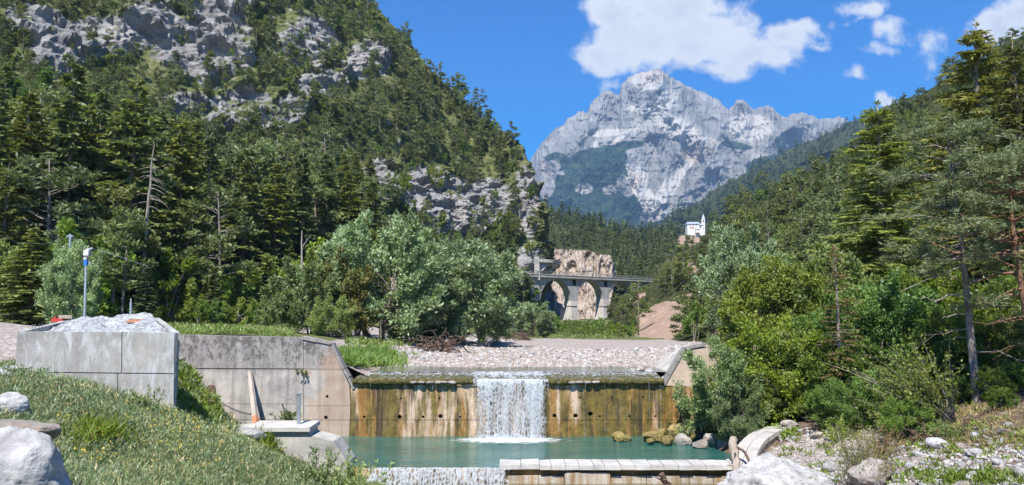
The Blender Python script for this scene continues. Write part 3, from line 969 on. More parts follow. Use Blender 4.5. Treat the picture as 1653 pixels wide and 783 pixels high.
def falls_mat(name, cell, cover, streak):
    m, nt = new_mat(name)
    p = pos(nt)
    wv = nt.noise(scaled(nt, p, (2.2, 2.2, 1.2)), 1.0, 3, 0.6, out=1)
    q = nt.vec('ADD', scaled(nt, p, (cell, cell * 0.3, cell * 0.5)), nt.vec('MULTIPLY', wv, (1.6, 0.5, 1.2)))
    e = nt.n('ShaderNodeTexVoronoi', {'Vector': q, 'Scale': 1.0}, out=0, feature='DISTANCE_TO_EDGE')
    f = nt.noise(scaled(nt, p, (13.0, 13.0, 3.0)), 1.0, 5, 0.75)
    s = nt.noise(scaled(nt, p, (streak, streak * 0.4, 0.25)), 1.0, 5, 0.7)
    lace = nt.rng(e, 0.0, 0.35, 1.0, 0.0)
    a = nt.math('ADD', nt.math('MULTIPLY', lace, 0.45), nt.math('MULTIPLY', nt.math('SUBTRACT', s, 0.5), 2.0))
    a = nt.math('ADD', a, nt.math('MULTIPLY', nt.math('SUBTRACT', f, 0.5), 1.5))
    a = nt.math('ADD', a, attr(nt, 'cover'))
    a = nt.math('MULTIPLY', nt.rng(a, 0.20 - cover, 0.95 - cover), 0.92)
    d = nt.n('ShaderNodeBsdfDiffuse', {0: (0.56, 0.60, 0.63)})
    tr = nt.n('ShaderNodeBsdfTranslucent', {0: (0.56, 0.60, 0.64)})
    b = nt.n('ShaderNodeMixShader', {0: 0.35, 1: d, 2: tr})
    surf(nt, nt.n('ShaderNodeMixShader', {0: a, 1: nt.n('ShaderNodeBsdfTransparent'), 2: b}))
    return m


M_falls = falls_mat('falling_white_water', 8.0, 0.24, 3.5)
M_falls2 = falls_mat('sheet_of_falling_water', 8.0, 0.24, 7.0)
M_trick = falls_mat('thin_film_of_water', 6.0, -0.22, 5.0)

m, nt = new_mat('foam')
p = pos(nt)
f = nt.noise(scaled(nt, p, (2.2, 4.5, 1)), 1.0, 6, 0.7)
a = nt.rng(nt.math('ADD', attr(nt, 'cover'), nt.math('MULTIPLY', nt.math('SUBTRACT', f, 0.5), 1.6)), 0.30, 1.0)
surf(nt, nt.n('ShaderNodeMixShader', {0: a, 1: nt.n('ShaderNodeBsdfTransparent'), 2: nt.n('ShaderNodeBsdfDiffuse', {0: (0.72, 0.76, 0.77)})}))
M_foam = m


def plain(name, col, rough=0.6, metal=0.0, var=0.15, scale=4.0, spec=0.3):
    m, nt = new_mat(name)
    n1 = nt.noise(obco(nt), scale, 5, 0.65)
    c = nt.ramp(n1, [(0.3, tuple(c * (1 - var) for c in col)), (0.7, tuple(min(1, c * (1 + var)) for c in col))])
    surf(nt, principled(nt, c, rough, n1, 0.01, spec, Metallic=metal))
    return m


M_steel = plain('galvanised_steel', (0.50, 0.53, 0.56), 0.42, 0.75)
M_dark = plain('painted_void_shade', (0.02, 0.02, 0.02), 0.9)  # near-black colour stands in for the shade inside openings
M_blue = plain('blue_plastic', (0.03, 0.16, 0.50), 0.4)
M_red = plain('red_plastic', (0.42, 0.05, 0.04), 0.5)
M_orange = plain('orange_paint', (0.42, 0.19, 0.10), 0.6, 0, 0.3)
M_wood = plain('old_timber', (0.34, 0.29, 0.24), 0.85, 0, 0.35)
M_driftwood = plain('pale_driftwood', (0.28, 0.235, 0.19), 0.85, 0, 0.3)
M_root = plain('dark_roots', (0.11, 0.075, 0.055), 0.95, 0, 0.4)
M_wire = plain('wire', (0.16, 0.16, 0.16), 0.6)
M_white = plain('white_render', (0.68, 0.66, 0.62), 0.8, 0, 0.06, 0.3)
M_roof = plain('grey_sheet_roof', (0.42, 0.47, 0.55), 0.4, 0.2, 0.1, 0.3)
M_beam = plain('weathered_beam', (0.378, 0.329, 0.282), 0.8, 0, 0.25, 2.0)

m, nt = new_mat('plastic_sheet')
p = pos(nt)
n1 = nt.noise(scaled(nt, p, (3, 3, 3)), 1.0, 6, 0.7, 1.2)
g = nt.n('ShaderNodeBsdfPrincipled', {'Base Color': (0.62, 0.64, 0.66, 1), 'Roughness': 0.2, 'Specular IOR Level': 0.7,
                                      'Normal': nt.n('ShaderNodeBump', {'Height': n1, 'Distance': 0.25})})
a = nt.rng(n1, 0.36, 0.56, 0.35, 0.95)
surf(nt, nt.n('ShaderNodeMixShader', {0: a, 1: nt.n('ShaderNodeBsdfTransparent', {0: (0.85, 0.88, 0.9)}), 2: g}))
M_plastic = m


# ================================================================== rocks
def ico(sub):
    import bmesh
    bm = bmesh.new()
    bmesh.ops.create_icosphere(bm, subdivisions=sub, radius=1.0)
    V = np.array([v.co[:] for v in bm.verts]); T = np.array([[v.index for v in f.verts] for f in bm.faces])
    bm.free()
    return V, T


ICO = {k: ico(k) for k in (1, 2, 3, 4, 5)}


def rock_geo(seed, sub=3, rough=0.22, cuts=7, shape=(1, 1, .75)):
    R = np.random.default_rng(seed)
    V, T = ICO[sub]
    V = V.copy()
    for _ in range(cuts):                       # flat broken faces
        n = norm_(R.normal(size=3)); d = R.uniform(0.55, 0.9)
        k = V @ n - d
        V -= np.clip(k, 0, None)[:, None] * n * 0.9
    V *= (1 + rough * fbm(V * 1.3 + seed, 4, seed, 0.55) + rough * 0.35 * fbm(V * 5.0 + seed, 3, seed + 3, 0.6, ridged=True))[:, None]
    return V * np.array(shape), T


def norm_(a):
    return a / (np.linalg.norm(a) + 1e-9)


ROCKG = [make_mesh('rock', *(lambda g: (g[0], None, g[1]))(rock_geo(500 + i, 3, 0.2, 8, (1, random.uniform(.7, 1), random.uniform(.5, .8)))), M_rock) for i in range(8)]
ROCKW = [make_mesh('rock', *(lambda g: (g[0], None, g[1]))(rock_geo(520 + i, 3, 0.2, 8, (1, random.uniform(.7, 1), random.uniform(.5, .8)))), M_rockw) for i in range(5)]


def one_rock(label, p, size, mat, seed, sub=5, shape=(1, .9, .75), rough=.2, rz=0.0, name='boulder', group=None, cuts=8):
    V, T = rock_geo(seed, sub, rough, cuts, shape)
    o = link(name, make_mesh(name, V * size, None, T, mat, None, sub >= 5), None, p, (0, 0, rz))
    return tag(o, label, 'rock', group)


def pebbles(name, pts, sizes, label, seed, parent=None):
    R = np.random.default_rng(seed)
    V0, T0 = ICO[1]
    n = len(pts); k = len(V0)
    sc = np.asarray(sizes)[:, None, None] * R.uniform(0.55, 1.0, (n, 1, 3)) * np.array([1.2, 1.1, .75])
    jit = 1 + R.uniform(-.28, .2, (n, k, 1))
    a = R.uniform(0, 6.28, n); ca, sa = np.cos(a), np.sin(a)
    P = V0[None] * jit * sc
    X = P[..., 0] * ca[:, None] - P[..., 1] * sa[:, None]; Y = P[..., 0] * sa[:, None] + P[..., 1] * ca[:, None]
    V = np.stack([X, Y, P[..., 2]], -1) + np.asarray(pts)[:, None]
    T = (T0[None] + (np.arange(n) * k)[:, None, None]).reshape(-1, 3)
    me = make_mesh(name, V.reshape(-1, 3), None, T, M_pebble, {'tint': np.repeat(R.uniform(0, 1, n), k)})
    return tag(link(name, me), label, 'stones', kind='stuff')


# ================================================================== the weir
YW = 41.0
PXM = YW / F                                     # metres per photo pixel on the weir plane
weir = thing('weir', 'concrete weir with water spilling over its algae stained face', 'weir', at(820, 706, YW))


def wpoly(pts, Y=YW):
    return np.array([at(x, y, Y) for x, y in pts])


def add_part(mb, name, mat, parent, shade=False, attr=None):
    """world-space geometry hung under a thing without moving it"""
    o = mb.build(name, mat, None, shade, attr)
    o.parent = parent
    if parent.parent is None:
        o.matrix_parent_inverse = parent.matrix_basis.inverted()
    return o


def fix_normals(me):
    import bmesh
    bm = bmesh.new(); bm.from_mesh(me)
    bmesh.ops.recalc_face_normals(bm, faces=bm.faces)
    bm.to_mesh(me); bm.free()


def cut_holes(o, holes, Y, depth=0.5):
    mb = MB()
    for (x, y, r) in holes:
        c = at(x, y, Y)
        th = np.linspace(0, 2 * math.pi, 15)[:-1]
        r *= 0.92
        ring = np.stack([c[0] + r * PXM * np.cos(th), 0 * th + Y - 0.3, c[2] + r * PXM * np.sin(th)], -1)
        mb.prism(ring, (0, 0.3 + depth, 0))
    cut = mb.build('cutter', None)
    fix_normals(o.data); fix_normals(cut.data)
    md = o.modifiers.new('b', 'BOOLEAN'); md.object = cut; md.operation = 'DIFFERENCE'; md.solver = 'EXACT'
    dg = bpy.context.evaluated_depsgraph_get(); dg.update()
    me = bpy.data.meshes.new_from_object(o.evaluated_get(dg))
    o.modifiers.clear(); o.data = me
    bpy.data.objects.remove(cut, do_unlink=True)


HOLES = [(588, 673, 2.4), (645, 673, 3.8), (683, 673, 2.4), (711, 672, 3.8), (743, 673, 2.0), (647, 643, 1.8), (709, 643, 1.8), (895, 671, 3.6), (929, 671, 3.8), (953, 668, 4.0),
         (968, 672, 2.0), (1016, 672, 2.0), (1058, 672, 2.0), (1108, 672, 2.2), (1087, 641, 1.8), (1038, 641, 1.8), (988, 641, 1.8), (936, 642, 1.8), (528, 640, 2.6), (526, 674, 3.4)]
JOINT = 0.35   # px
face_parts = [('face_panel', [(566, 620), (1073, 620), (1073, 677.6), (566, 677.6)], M_algae), ('face_panel', [(565, 678.4), (1075, 678.4), (1076, 730), (563, 730)], M_algae),
              ('face_panel', [(1073.6, 622), (1073.6, 622), (1106, 625), (1240, 625), (1240, 677.6), (1073.6, 677.6)], M_algae), ('face_panel', [(1075.6, 678.4), (1240, 678.4), (1240, 730), (1076.6, 730)], M_algae)]
for nm, poly, mt in face_parts:
    poly = [q for i, q in enumerate(poly) if q != poly[i - 1]]
    o = add_part(MB().prism(wpoly(poly), (0, 0.9, 0)), nm, mt, weir)
    if nm == 'face_panel':
        xs = [q[0] for q in poly]; ys = [q[1] for q in poly]
        hs = [h for h in HOLES if min(xs) + 5 < h[0] < max(xs) - 5 and min(ys) + 3 < h[1] < max(ys) + 1]
        if hs: cut_holes(o, hs, YW)
# core behind the face
c0, c1 = at(440, 700, YW), at(1200, 700, YW)
add_part(MB().box(((c0[0] + c1[0]) / 2, YW + 1.75, 0.9), (c1[0] - c0[0], 1.6, 3.7)), 'core', M_wing, weir)
# crest slab and its mossy lip
zl, zr = at(570, 613, YW), at(1071, 613, YW)
ZC = zl[2]
crest = add_part(MB().box(((zl[0] + zr[0]) / 2, YW + 1.3, ZC - 0.16), (zr[0] - zl[0], 2.74, 0.30)), 'crest_slab', M_algae, weir)
cr_ = [[zl[0], YW - 0.06, ZC], [zl[0], YW + 2.3, ZC + 0.24], [zl[0], YW + 2.3, ZC - .3], [zl[0], YW - 0.06, ZC - .02]]
add_part(MB().prism(cr_, (zr[0] - zl[0], 0, 0)), 'crest_ramp', M_moss, crest)
n = 260
s = np.linspace(0, 1, n)
X = zl[0] + (zr[0] - zl[0]) * s
gapf = smooth(0.36, 0.40, s) * smooth(0.64, 0.615, s)
bare = smooth(0.245, 0.26, s) * smooth(0.36, 0.34, s)
rows = 9
V = np.zeros((n, rows, 3))
th = np.linspace(-0.3, math.pi * 0.98, rows)
rad = (0.15 + 0.045 * fbm(np.stack([X * 3, X * 0, X * 0], -1), 4, 7) + 0.03 * fbm(np.stack([X * 12, X * 0, X * 0], -1), 3, 9)) * (1 - 0.5 * bare) * (1 - 0.55 * gapf)
for k in range(rows):
    V[:, k, 0] = X
    V[:, k, 1] = YW - 0.07 - np.cos(th[k] - 1.3) * rad * 1.0
    V[:, k, 2] = ZC - 0.10 - np.sin(th[k] - 1.3) * rad * 1.1
V += 0.02 * np.stack([fbm(V * 9, 3, 3), fbm(V * 9, 3, 4), fbm(V * 9, 3, 5)], -1)
mo = MB().add(V.reshape(-1, 3), grid_faces(n, rows))
add_part(mo, 'moss_lip', M_moss, crest, True)
for x in (668, 680, 694, 707, 716, 730, 923, 935, 948, 962):
    q = at(x, 617, YW - 0.2)
    g = rock_geo(int(x), 3, .15, 5, (1.3, .7, .5))
    add_part(MB().add(g[0] * (0.14 + 0.05 * random.random()) + q, None, g[1]), 'stone', M_rockw, crest)

# ---- wing walls on both sides, cast in lifts
wing = thing('wing_wall', 'grey weathered wing wall with black lichen beside the concrete bin', 'wall', at(400, 706, YW))
for poly in ([(60, 536.5), (489.6, 545), (489.6, 595.0), (60, 593.2)], [(60, 594.8), (489.6, 596.6), (489.6, 652), (60, 650.5)], [(60, 651.1), (489.6, 652.6), (489.6, 677.7), (60, 676)], [(60, 676.8), (489.6, 678.5), (489.6, 730), (60, 730)],
             [(490.3, 546), (534, 556), (551, 595.6), (490.3, 595.4)], [(490.3, 596.2), (552, 596.2), (564, 622), (565.4, 655), (490.3, 655)], [(490.3, 655.6), (565.3, 655.6), (565, 677.6), (490.3, 677.6)],
             [(490.3, 678.4), (564.4, 678.4), (562.5, 730), (490.3, 730)]):
    o = add_part(MB().prism(wpoly(poly), (0, 1.0, 0)), 'wall_panel', M_wing, wing)
    xs = [q[0] for q in poly]; ys = [q[1] for q in poly]
    hs = [h for h in HOLES if min(xs) + 2 < h[0] < max(xs) - 2 and min(ys) < h[1] < max(ys) + 1]
    if hs: cut_holes(o, hs, YW)
coping = [(488, 543.5), (512, 548), (537, 553.5), (546, 573), (556, 595), (564, 609), (573, 627)]
for a, b in zip(coping[:-1], coping[1:]):
    d = np.array(b, float) - np.array(a, float); d /= np.hypot(*d); nrm = np.array([-d[1], d[0]]) * 4.4
    a = np.array(a) + d * 0.3; b = np.array(b) - d * 0.3
    jit = np.random.default_rng(int(a[0])).uniform(-.8, .8, 4)
    poly = [tuple(a + [0, jit[0]]), tuple(b + [0, jit[1]]), tuple(b + nrm * (1 + .2 * jit[2])), tuple(a + nrm * (1 + .2 * jit[3]))]
    add_part(MB().prism(wpoly(poly, YW - 0.06), (0, 0.65, 0)), 'coping_stone', M_conc2, wing)

rwing = thing('wing_wall', 'pale wing wall with sloping coping beside the willow bush', 'wall', at(1110, 625, YW))
add_part(MB().prism(wpoly([(1073.8, 621), (1105, 566), (1140, 560), (1250, 558), (1250, 624.3), (1073.8, 624.3)]), (0, 1.0, 0)), 'wall_panel', concrete('sandy_concrete', (0.50, 0.40, 0.31), (0.36, 0.27, 0.20), 0, 0, 0.4), rwing)
# sloping upstream apron of the right wing
A = [at(1070, 622, YW + .12), at(1106, 561, YW + .12), at(1102, 557.5, YW + 6.5), at(1044, 598, YW + 6.5)]
ap = MB().add(A + [a - np.array([-.3, 0, .35]) for a in A], [[0, 3, 2, 1], [0, 1, 5, 4], [0, 4, 7, 3], [3, 7, 6, 2], [1, 2, 6, 5]])
add_part(ap, 'apron', M_conc, rwing)
cop = [(1066.5, 625), (1078, 604), (1091, 582), (1104, 561), (1121, 556.5), (1140, 553.5)]
for a, b in zip(cop[:-1], cop[1:]):
    d = np.array(b, float) - np.array(a, float); d /= np.hypot(*d); nrm = np.array([-d[1], d[0]]) * 5
    a = np.array(a) + d * .3; b = np.array(b) - d * .3
    add_part(MB().prism(wpoly([tuple(a), tuple(b), tuple(b + nrm), tuple(a + nrm)], YW - 0.06), (0, 0.65, 0)), 'coping_stone', M_conc2, rwing)

# ---- water
def quadsheet(name, P, mat, label=None, cat=None, kind='structure', nu=2, nv=2):
    A = np.array(P, float)
    u, v = np.meshgrid(np.linspace(0, 1, nu), np.linspace(0, 1, nv), indexing='ij')
    V = (A[0] * ((1 - u) * (1 - v))[..., None] + A[1] * (u * (1 - v))[..., None] + A[2] * (u * v)[..., None] + A[3] * ((1 - u) * v)[..., None])
    o = link(name, make_mesh(name, V.reshape(-1, 3), grid_faces(nu, nv), None, mat))
    return tag(o, label, cat, kind=kind)


quadsheet('pool_water', [(-11, 32.9, 0), (12.5, 32.9, 0), (12.5, 41.2, 0), (-11, 41.2, 0)], M_pool)
quadsheet('tail_water', [(-14, 12, -0.6), (14, 12, -0.6), (14, 33.2, -0.6), (-14, 33.2, -0.6)], M_low)
quadsheet('river_water', [(-8.4, 42.95, ZC + 0.26), (9.0, 42.95, ZC + 0.26), (12, 54, ZC + 0.27), (-9.5, 54, ZC + 0.27)], M_river)


def falls(name, xl, xr, y0, z0, y1, z1, mat, label, layers=3, step=0.06, nu=90, nv=50, seed=0, edge=0.12, top=0.3):
    """curved sheets of falling water"""
    mb = MB(); cov = []
    for L in range(layers):
        u, v = np.meshgrid(np.linspace(0, 1, nu), np.linspace(0, 1, nv), indexing='ij')
        X = xl + (xr - xl) * u + 0.05 * fbm(np.stack([u * 20, v * 3, u * 0 + L], -1), 3, seed + L)
        Y = y0 + (y1 - y0) * np.sqrt(v) - L * step + 0.07 * fbm(np.stack([X * 1.8, v * 1.5, u * 0 + L], -1), 4, seed + 5)
        Z = z0 + (z1 - z0) * v
        V = np.stack([X, Y, Z], -1)
        mb.add(V.reshape(-1, 3), grid_faces(nu, nv))
        e = np.minimum(u, 1 - u) + 0.05 * fbm(np.stack([v * 6, u * 9, u * 0 + L], -1), 3, 9)
        cov.append((-0.5 * smooth(edge, 0.0, e) + top * smooth(0.16, 0, v) + 0.22 * smooth(0.88, 1, v) - 0.06 * L).ravel())
    me = mb.mesh(name, mat, True)
    at_ = me.attributes.new('cover', 'FLOAT', 'POINT'); at_.data.foreach_set('value', np.concatenate(cov).astype(np.float32))
    return tag(link(name, me), label, 'waterfall')


xl, xr = at(763, 613, YW)[0], at(884, 613, YW)[0]
falls('waterfall', xl, xr, YW - 0.2, ZC + 0.05, YW - 0.85, 0.0, M_falls, 'white cascade falling over the middle of the weir', 2, 0.10, seed=3)
falls('waterfall', at(592, 760, 32.7)[0], at(822, 757, 32.7)[0], 32.75, 0.03, 32.2, -0.62, M_falls2, 'broad low cascade spilling over the nearer sill', 2, 0.08, seed=13, edge=0.04, top=0.15)
# thin runs of water off the lip
for i, (x, w) in enumerate([(600, 3), (655, 2), (700, 3), (742, 3), (757, 5), (901, 3), (941, 3), (944, 2), (1046, 2), (1064, 5), (1010, 2), (975, 2)]):
    a, b = at(x - w / 2, 613, YW)[0], at(x + w / 2, 613, YW)[0]
    mbx = MB()
    nv = 30; z = np.linspace(ZC - 0.05, 0, nv)
    cx = (a + b) / 2 + 0.015 * fbm(np.stack([z * 2, z * 0 + i, z * 0], -1), 3, i)
    mbx.tube(np.stack([cx, YW - 0.25 - 0.12 * (ZC - z) ** 0.5, z], -1), (b - a) / 2 * (0.35 + 0.25 * fbm(np.stack([z * 7, z * 0 + i, z * 0], -1), 2, i)), 5, False)
    me = mbx.mesh('water_trickle', M_trick, True); at_ = me.attributes.new('cover', 'FLOAT', 'POINT'); at_.data.foreach_set('value', np.full(len(me.vertices), 0.15, np.float32))
    tag(link('water_trickle', me), 'thin trickle of water running off the mossy weir lip', 'water', 'trickles off the weir lip')
# film of water breaking over the crest
u, v = np.meshgrid(np.linspace(0, 1, 220), np.linspace(0, 1, 14), indexing='ij')
V = np.stack([at(574, 613, YW)[0] + (at(1068, 613, YW)[0] - at(574, 613, YW)[0]) * u, YW - 0.2 + 2.25 * v, ZC + 0.03 + 0.25 * v], -1)
V[..., 2] += 0.03 * fbm(V * np.array([3.0, 6.0, 1]), 4, 31) + 0.01
me = make_mesh('crest_water', V.reshape(-1, 3), grid_faces(220, 14), None, M_trick, {'cover': (0.10 + 0.34 * smooth(0.35, 0.75, v) * smooth(1.0, .8, v) + 0.35 * smooth(0.37, .4, u) * smooth(.63, .60, u)).ravel()}, True)
tag(link('crest_water', me), 'film of broken water sliding over the weir crest', 'water', kind='stuff')
# foam
u, v = np.meshgrid(np.linspace(-1, 1, 90), np.linspace(-1, 1, 30), indexing='ij')
V = np.stack([at(822, 706, YW)[0] + 3.6 * u, YW - 1.3 + 1.35 * v, 0.015 + 0.035 * (1 + fbm(np.stack([u * 12, v * 4, u * 0], -1), 4, 3)) * np.clip(1 - u * u - v * v, 0, 1)], -1)
me = make_mesh('foam', V.reshape(-1, 3), grid_faces(90, 30), None, M_foam, {'cover': (1.3 - 1.25 * np.hypot(u, v * 0.95)).ravel()}, True)
tag(link('foam', me), 'white foam at the foot of the cascade', 'foam', kind='stuff')

# ---- nearer sill with its row of cap stones
sill = thing('sill', 'low sill topped with a row of bleached stones', 'sill', at(990, 757, 32.6))
ys0, ys1 = 32.45, 33.75
xa, xb = at(806, 750, 33)[0], at(1186, 750, 33)[0]
x = xa; i = 0
while x < xb:
    R = np.random.default_rng(700 + i)
    w = R.uniform(0.42, 0.8) if i else 0.9
    w = min(w, xb - x + 0.1)
    z1 = 0.17 + R.uniform(-.012, .014); y0 = ys0 + R.uniform(-.04, .05) + (0.12 if i < 2 else 0)
    P = np.array([[x + .004, y0, -.02], [x + w - .004, y0 + R.uniform(-.03, .03), -.02], [x + w - .004, ys1 + R.uniform(-.08, .08), -.02], [x + .004, ys1 + R.uniform(-.08, .08), -.02]])
    T = P.copy(); T[:, 2] = z1; T[:, :2] += (P[:, :2].mean(0) - P[:, :2]) * 0.03; T[:, 2] += R.uniform(-.012, .012, 4)
    add_part(MB().add(np.concatenate([P, T]), [[0, 1, 5, 4], [1, 2, 6, 5], [2, 3, 7, 6], [3, 0, 4, 7], [4, 5, 6, 7], [3, 2, 1, 0]]), 'cap_stone', M_cap, sill)
    x += w; i += 1
add_part(MB().box(((xa + xb) / 2, 33.3, -0.55), (xb - xa, 1.0, 1.04)), 'core', M_algae, sill)
add_part(MB().box((at(700, 760, 33)[0] - 1.2, 33.25, -0.56), (at(806, 750, 33)[0] - at(560, 750, 33)[0] + 2.4, 1.0, 1.08)), 'spillway', M_algae, sill)
x = xa + 0.3; i = 0
M_stain = concrete('stained_footing', (0.50, 0.46, 0.40), (0.30, 0.17, 0.06), 0, 0, 0.9, 0.03, 1.2)
while x < xb - 0.2:
    R = np.random.default_rng(800 + i); w = min(R.uniform(1.0, 1.9), xb - x)
    dz = 0.0 if abs(x + w / 2 - at(942, 750, 33)[0]) > 0.8 else 0.10
    add_part(MB().box((x + w / 2, 32.74 - dz, -0.60 + dz), (w - 0.03, 0.16, 0.60 + dz)), 'footing_block', M_stain, sill)
    x += w; i += 1

# ---- left abutment of the sill
ab = thing('abutment', 'stepped concrete abutment at the left end of the near cascade', 'abutment', at(470, 760, 32.6))
add_part(MB().prism([at(x, y, 32.7) for x, y in [(366, 694), (402, 690.5), (497, 690.5), (499, 703), (538, 713), (562, 747), (572, 800), (366, 800)]], (0.0, 1.5, 0.0)), 'wall', M_conc, ab)
add_part(MB().prism([at(x, y, 32.55) for x, y in [(398, 690.2), (500, 690.2), (500, 697), (398, 697)]], (0.0, 1.75, 0.05)), 'slab', M_cap, ab)

# steel post, tie rod, cable and leaning beam on the wing wall
t = thing('steel_post', 'galvanised steel post standing on the abutment before the wing wall', 'post', at(482, 691, 33.4))
add_part(MB().tube([at(482, 692, 33.4), at(482, 636, 33.4)], 0.085, 8), 'pole', M_steel, t)
add_part(MB().box(at(482, 635.6, 33.4), (0.22, 0.22, 0.04)), 'cap', M_steel, t)
add_part(MB().box(at(482, 691, 33.4), (0.34, 0.34, 0.06)), 'base_plate', M_steel, t)
add_part(MB().tube([at(481, 648, 33.4), at(450, 638, 40.7)], 0.03, 5), 'tie_rod', M_steel, t)
b = thing('timber_beam', 'pale timber beam leaning against the wing wall, orange at its foot', 'beam', at(414, 692, 39.0))
a0, a1 = at(414.5, 694, 38.6), at(403.5, 600, YW - 0.12)
md = a0 + (a1 - a0) * 0.22
add_part(MB().tube([md, a1], [0.16, 0.11], 4), 'shaft', M_beam, b)
add_part(MB().tube([a0, md], [0.165, 0.162], 4), 'painted_foot', M_orange, b)
s = np.linspace(0, 1, 12)
cab = np.stack([at(350 + 58 * k, 645 + 22 * math.sin(k * 1.5), YW - 0.05) for k in s])
tag(MB().tube(cab, 0.014, 4).build('cable', M_wire), 'thin dark cable hanging along the wing wall', 'cable')
# broken gap in the wing wall, left end: dark lump stands for its shade
one_rock('dark lump standing for the shaded hollow at the left end of the wing wall', at(338, 640, YW - 0.35), 0.55, M_root, 42, 4, (0.6, .3, 1.1), .25, 0, 'gap_shade_lump')

# ---- concrete bin made of precast panels
YB = 24.0
bin_ = thing('concrete_bin', 'open bin of new precast concrete panels under plastic sheet', 'bin', at(160, 640, YB))
for poly, nm in (([(37, 535.2), (196.2, 536), (195.6, 601.6), (35.8, 600)], 'front_panel'), ([(197.6, 536), (281.6, 537.8), (280.8, 602.2), (197, 601.7)], 'front_panel'),
                 ([(35.8, 601), (189.4, 602.6), (189, 690), (35, 690)], 'front_panel'), ([(190.8, 602.6), (280.6, 603.2), (279.4, 690), (190, 690)], 'front_panel')):
    add_part(MB().prism(wpoly(poly, YB + (0.02 if poly[0][1] > 600 else 0)), (0, 0.2, 0)), nm, M_block, bin_)
# rim, a shade proud of the panels
def slabwall(a, b, th, h, name):
    a, b = np.array(a), np.array(b); d = norm_(b - a); nrm = np.array([-d[1], d[0], 0]) * th
    z = np.array([0, 0, -h])
    add_part(MB().add([a, b, b + nrm, a + nrm, a + z, b + z, b + nrm + z, a + nrm + z], [[0, 1, 2, 3], [7, 6, 5, 4], [0, 4, 5, 1], [1, 5, 6, 2], [2, 6, 7, 3], [3, 7, 4, 0]]), name, M_block, bin_)


slabwall(at(40, 534.6, YB + 0.25), at(110, 518, 30.5), 0.2, 2.0, 'side_panel')
slabwall(at(248, 513, 30.0), at(279, 537.2, YB + 0.25), 0.2, 2.0, 'side_panel')
slabwall(at(112, 517.5, 30.7), at(247, 512.5, 30.2), -0.2, 2.0, 'back_panel')
for k, (x, y) in enumerate([(281.2, 537.5)]):
    add_part(MB().box(at(282.2, 604, YB + 0.12), (0.03, 0.16, 2.5)), 'corner_strip', M_steel, bin_)
for (x, y, w) in ((52, 531, 3), (63, 530, 2)):
    q = at(x, y, YB + 1.2)
    add_part(MB().tube([q, q + [0, 0, .14], q + [.1, 0, .14], q + [.1, 0, 0]], 0.012, 5), 'lifting_loop', M_wire, bin_)
# heap under the sheet
nu, nv = 110, 60
u, v = np.meshgrid(np.linspace(0, 1, nu), np.linspace(0, 1, nv), indexing='ij')
fl, fr_, bl, br = at(48, 540, YB + 0.6), at(277, 540, YB + 0.6), at(112, 521, 30.2), at(246, 519, 29.7)
V = (fl * ((1 - u) * (1 - v))[..., None] + fr_ * (u * (1 - v))[..., None] + br * (u * v)[..., None] + bl * ((1 - u) * v)[..., None])
Q = np.stack([V[..., 0], V[..., 1], V[..., 0] * 0], -1)
top = np.interp(u, [0, .15, .3, .42, .5, .58, .75, .88, .96, 1], [.0, .18, .22, .26, .16, .30, .28, .42, .36, .1])
V[..., 2] += top * smooth(-0.05, 0.55, v) * 0.75 + (0.10 * fbm(Q * 1.3, 4, 51, ridged=True) + 0.05 * fbm(Q * 5, 4, 52, ridged=True)) - 0.16 * (1 - v)
link_o = tag(link('plastic_sheet', make_mesh('plastic_sheet', V.reshape(-1, 3), grid_faces(nu, nv), None, M_plastic, None, False)), 'crumpled clear plastic sheet over the rubble in the bin', 'sheet')
V2 = V.copy(); V2[..., 2] -= 0.06 + 0.05 * np.abs(fbm(Q * 2, 3, 53))
tag(link('rubble_heap', make_mesh('rubble_heap', V2.reshape(-1, 3), grid_faces(nu, nv), None, M_rockw)), 'grey rubble heap under plastic sheet inside the bin', 'rubble')
ob = thing('timber_offcut', 'orange brown plank lying on the plastic sheet', 'plank', at(216, 522, 27.0) + [0, 0, .03], (0, 0, 0.1))
link('plank', MB().box((0, 0, 0.03), (0.55, .14, .06)).mesh('plank', M_orange), ob)
link('plank', MB().box((0.05, .12, 0.09), (0.45, .10, .05)).mesh('plank', M_orange), ob, rot=(0, 0, .2))

# ---- lamp post and small things by the road
P0 = at(137, 514, 33)
t = thing('lamp_post', 'slim grey floodlight post with blue box behind the concrete bin', 'lamp post', P0)
add_part(MB().tube([P0 - [0, 0, .6], at(139.2, 414, 33)], [0.055, 0.045], 8), 'pole', M_steel, t)
q = at(138.5, 424, 33); add_part(MB().box(q, (0.13, 0.12, 0.24)), 'control_box', M_blue, t)
q = at(138.3, 417, 33); add_part(MB().box(q, (0.13, 0.12, 0.12)), 'junction_box', plain('pale_box', (0.4, 0.4, 0.38)), t)
q = at(145.5, 425, 33); add_part(MB().box(q, (0.06, 0.2, 0.12), .3), 'bracket', M_steel, t)
hd = at(140.5, 408, 33)
lh_ = add_part(MB().prism([hd + np.array(k) for k in [(-.13, -.02, -.13), (.12, -.1, -.16), (.15, -.1, .14), (.08, .02, .2), (-.10, .05, .17)]], (0.02, 0.22, 0.05)), 'lamp_head', plain('lamp_housing', (.30, .31, .31), .5), t)
add_part(MB().box(hd + np.array([0.0, -.09, -.01]), (0.2, .03, .22)), 'lamp_glass', plain('lamp_glass', (.55, .57, .58), .15), lh_)
P1 = at(211, 516, 36)
t = thing('marker_post', 'short pale marker post behind the bin with a grey sleeve', 'post', P1)
add_part(MB().tube([P1 - [0, 0, .5], at(211.5, 482, 36)], 0.03, 6), 'pole', M_wood, t)
add_part(MB().tube([at(211, 508, 36), at(211.4, 488, 36)], 0.055, 8), 'sleeve', M_steel, t)
P2 = at(113, 470, 60)
t = thing('utility_pole', 'grey utility pole carrying a wire among the trees', 'pole', P2)
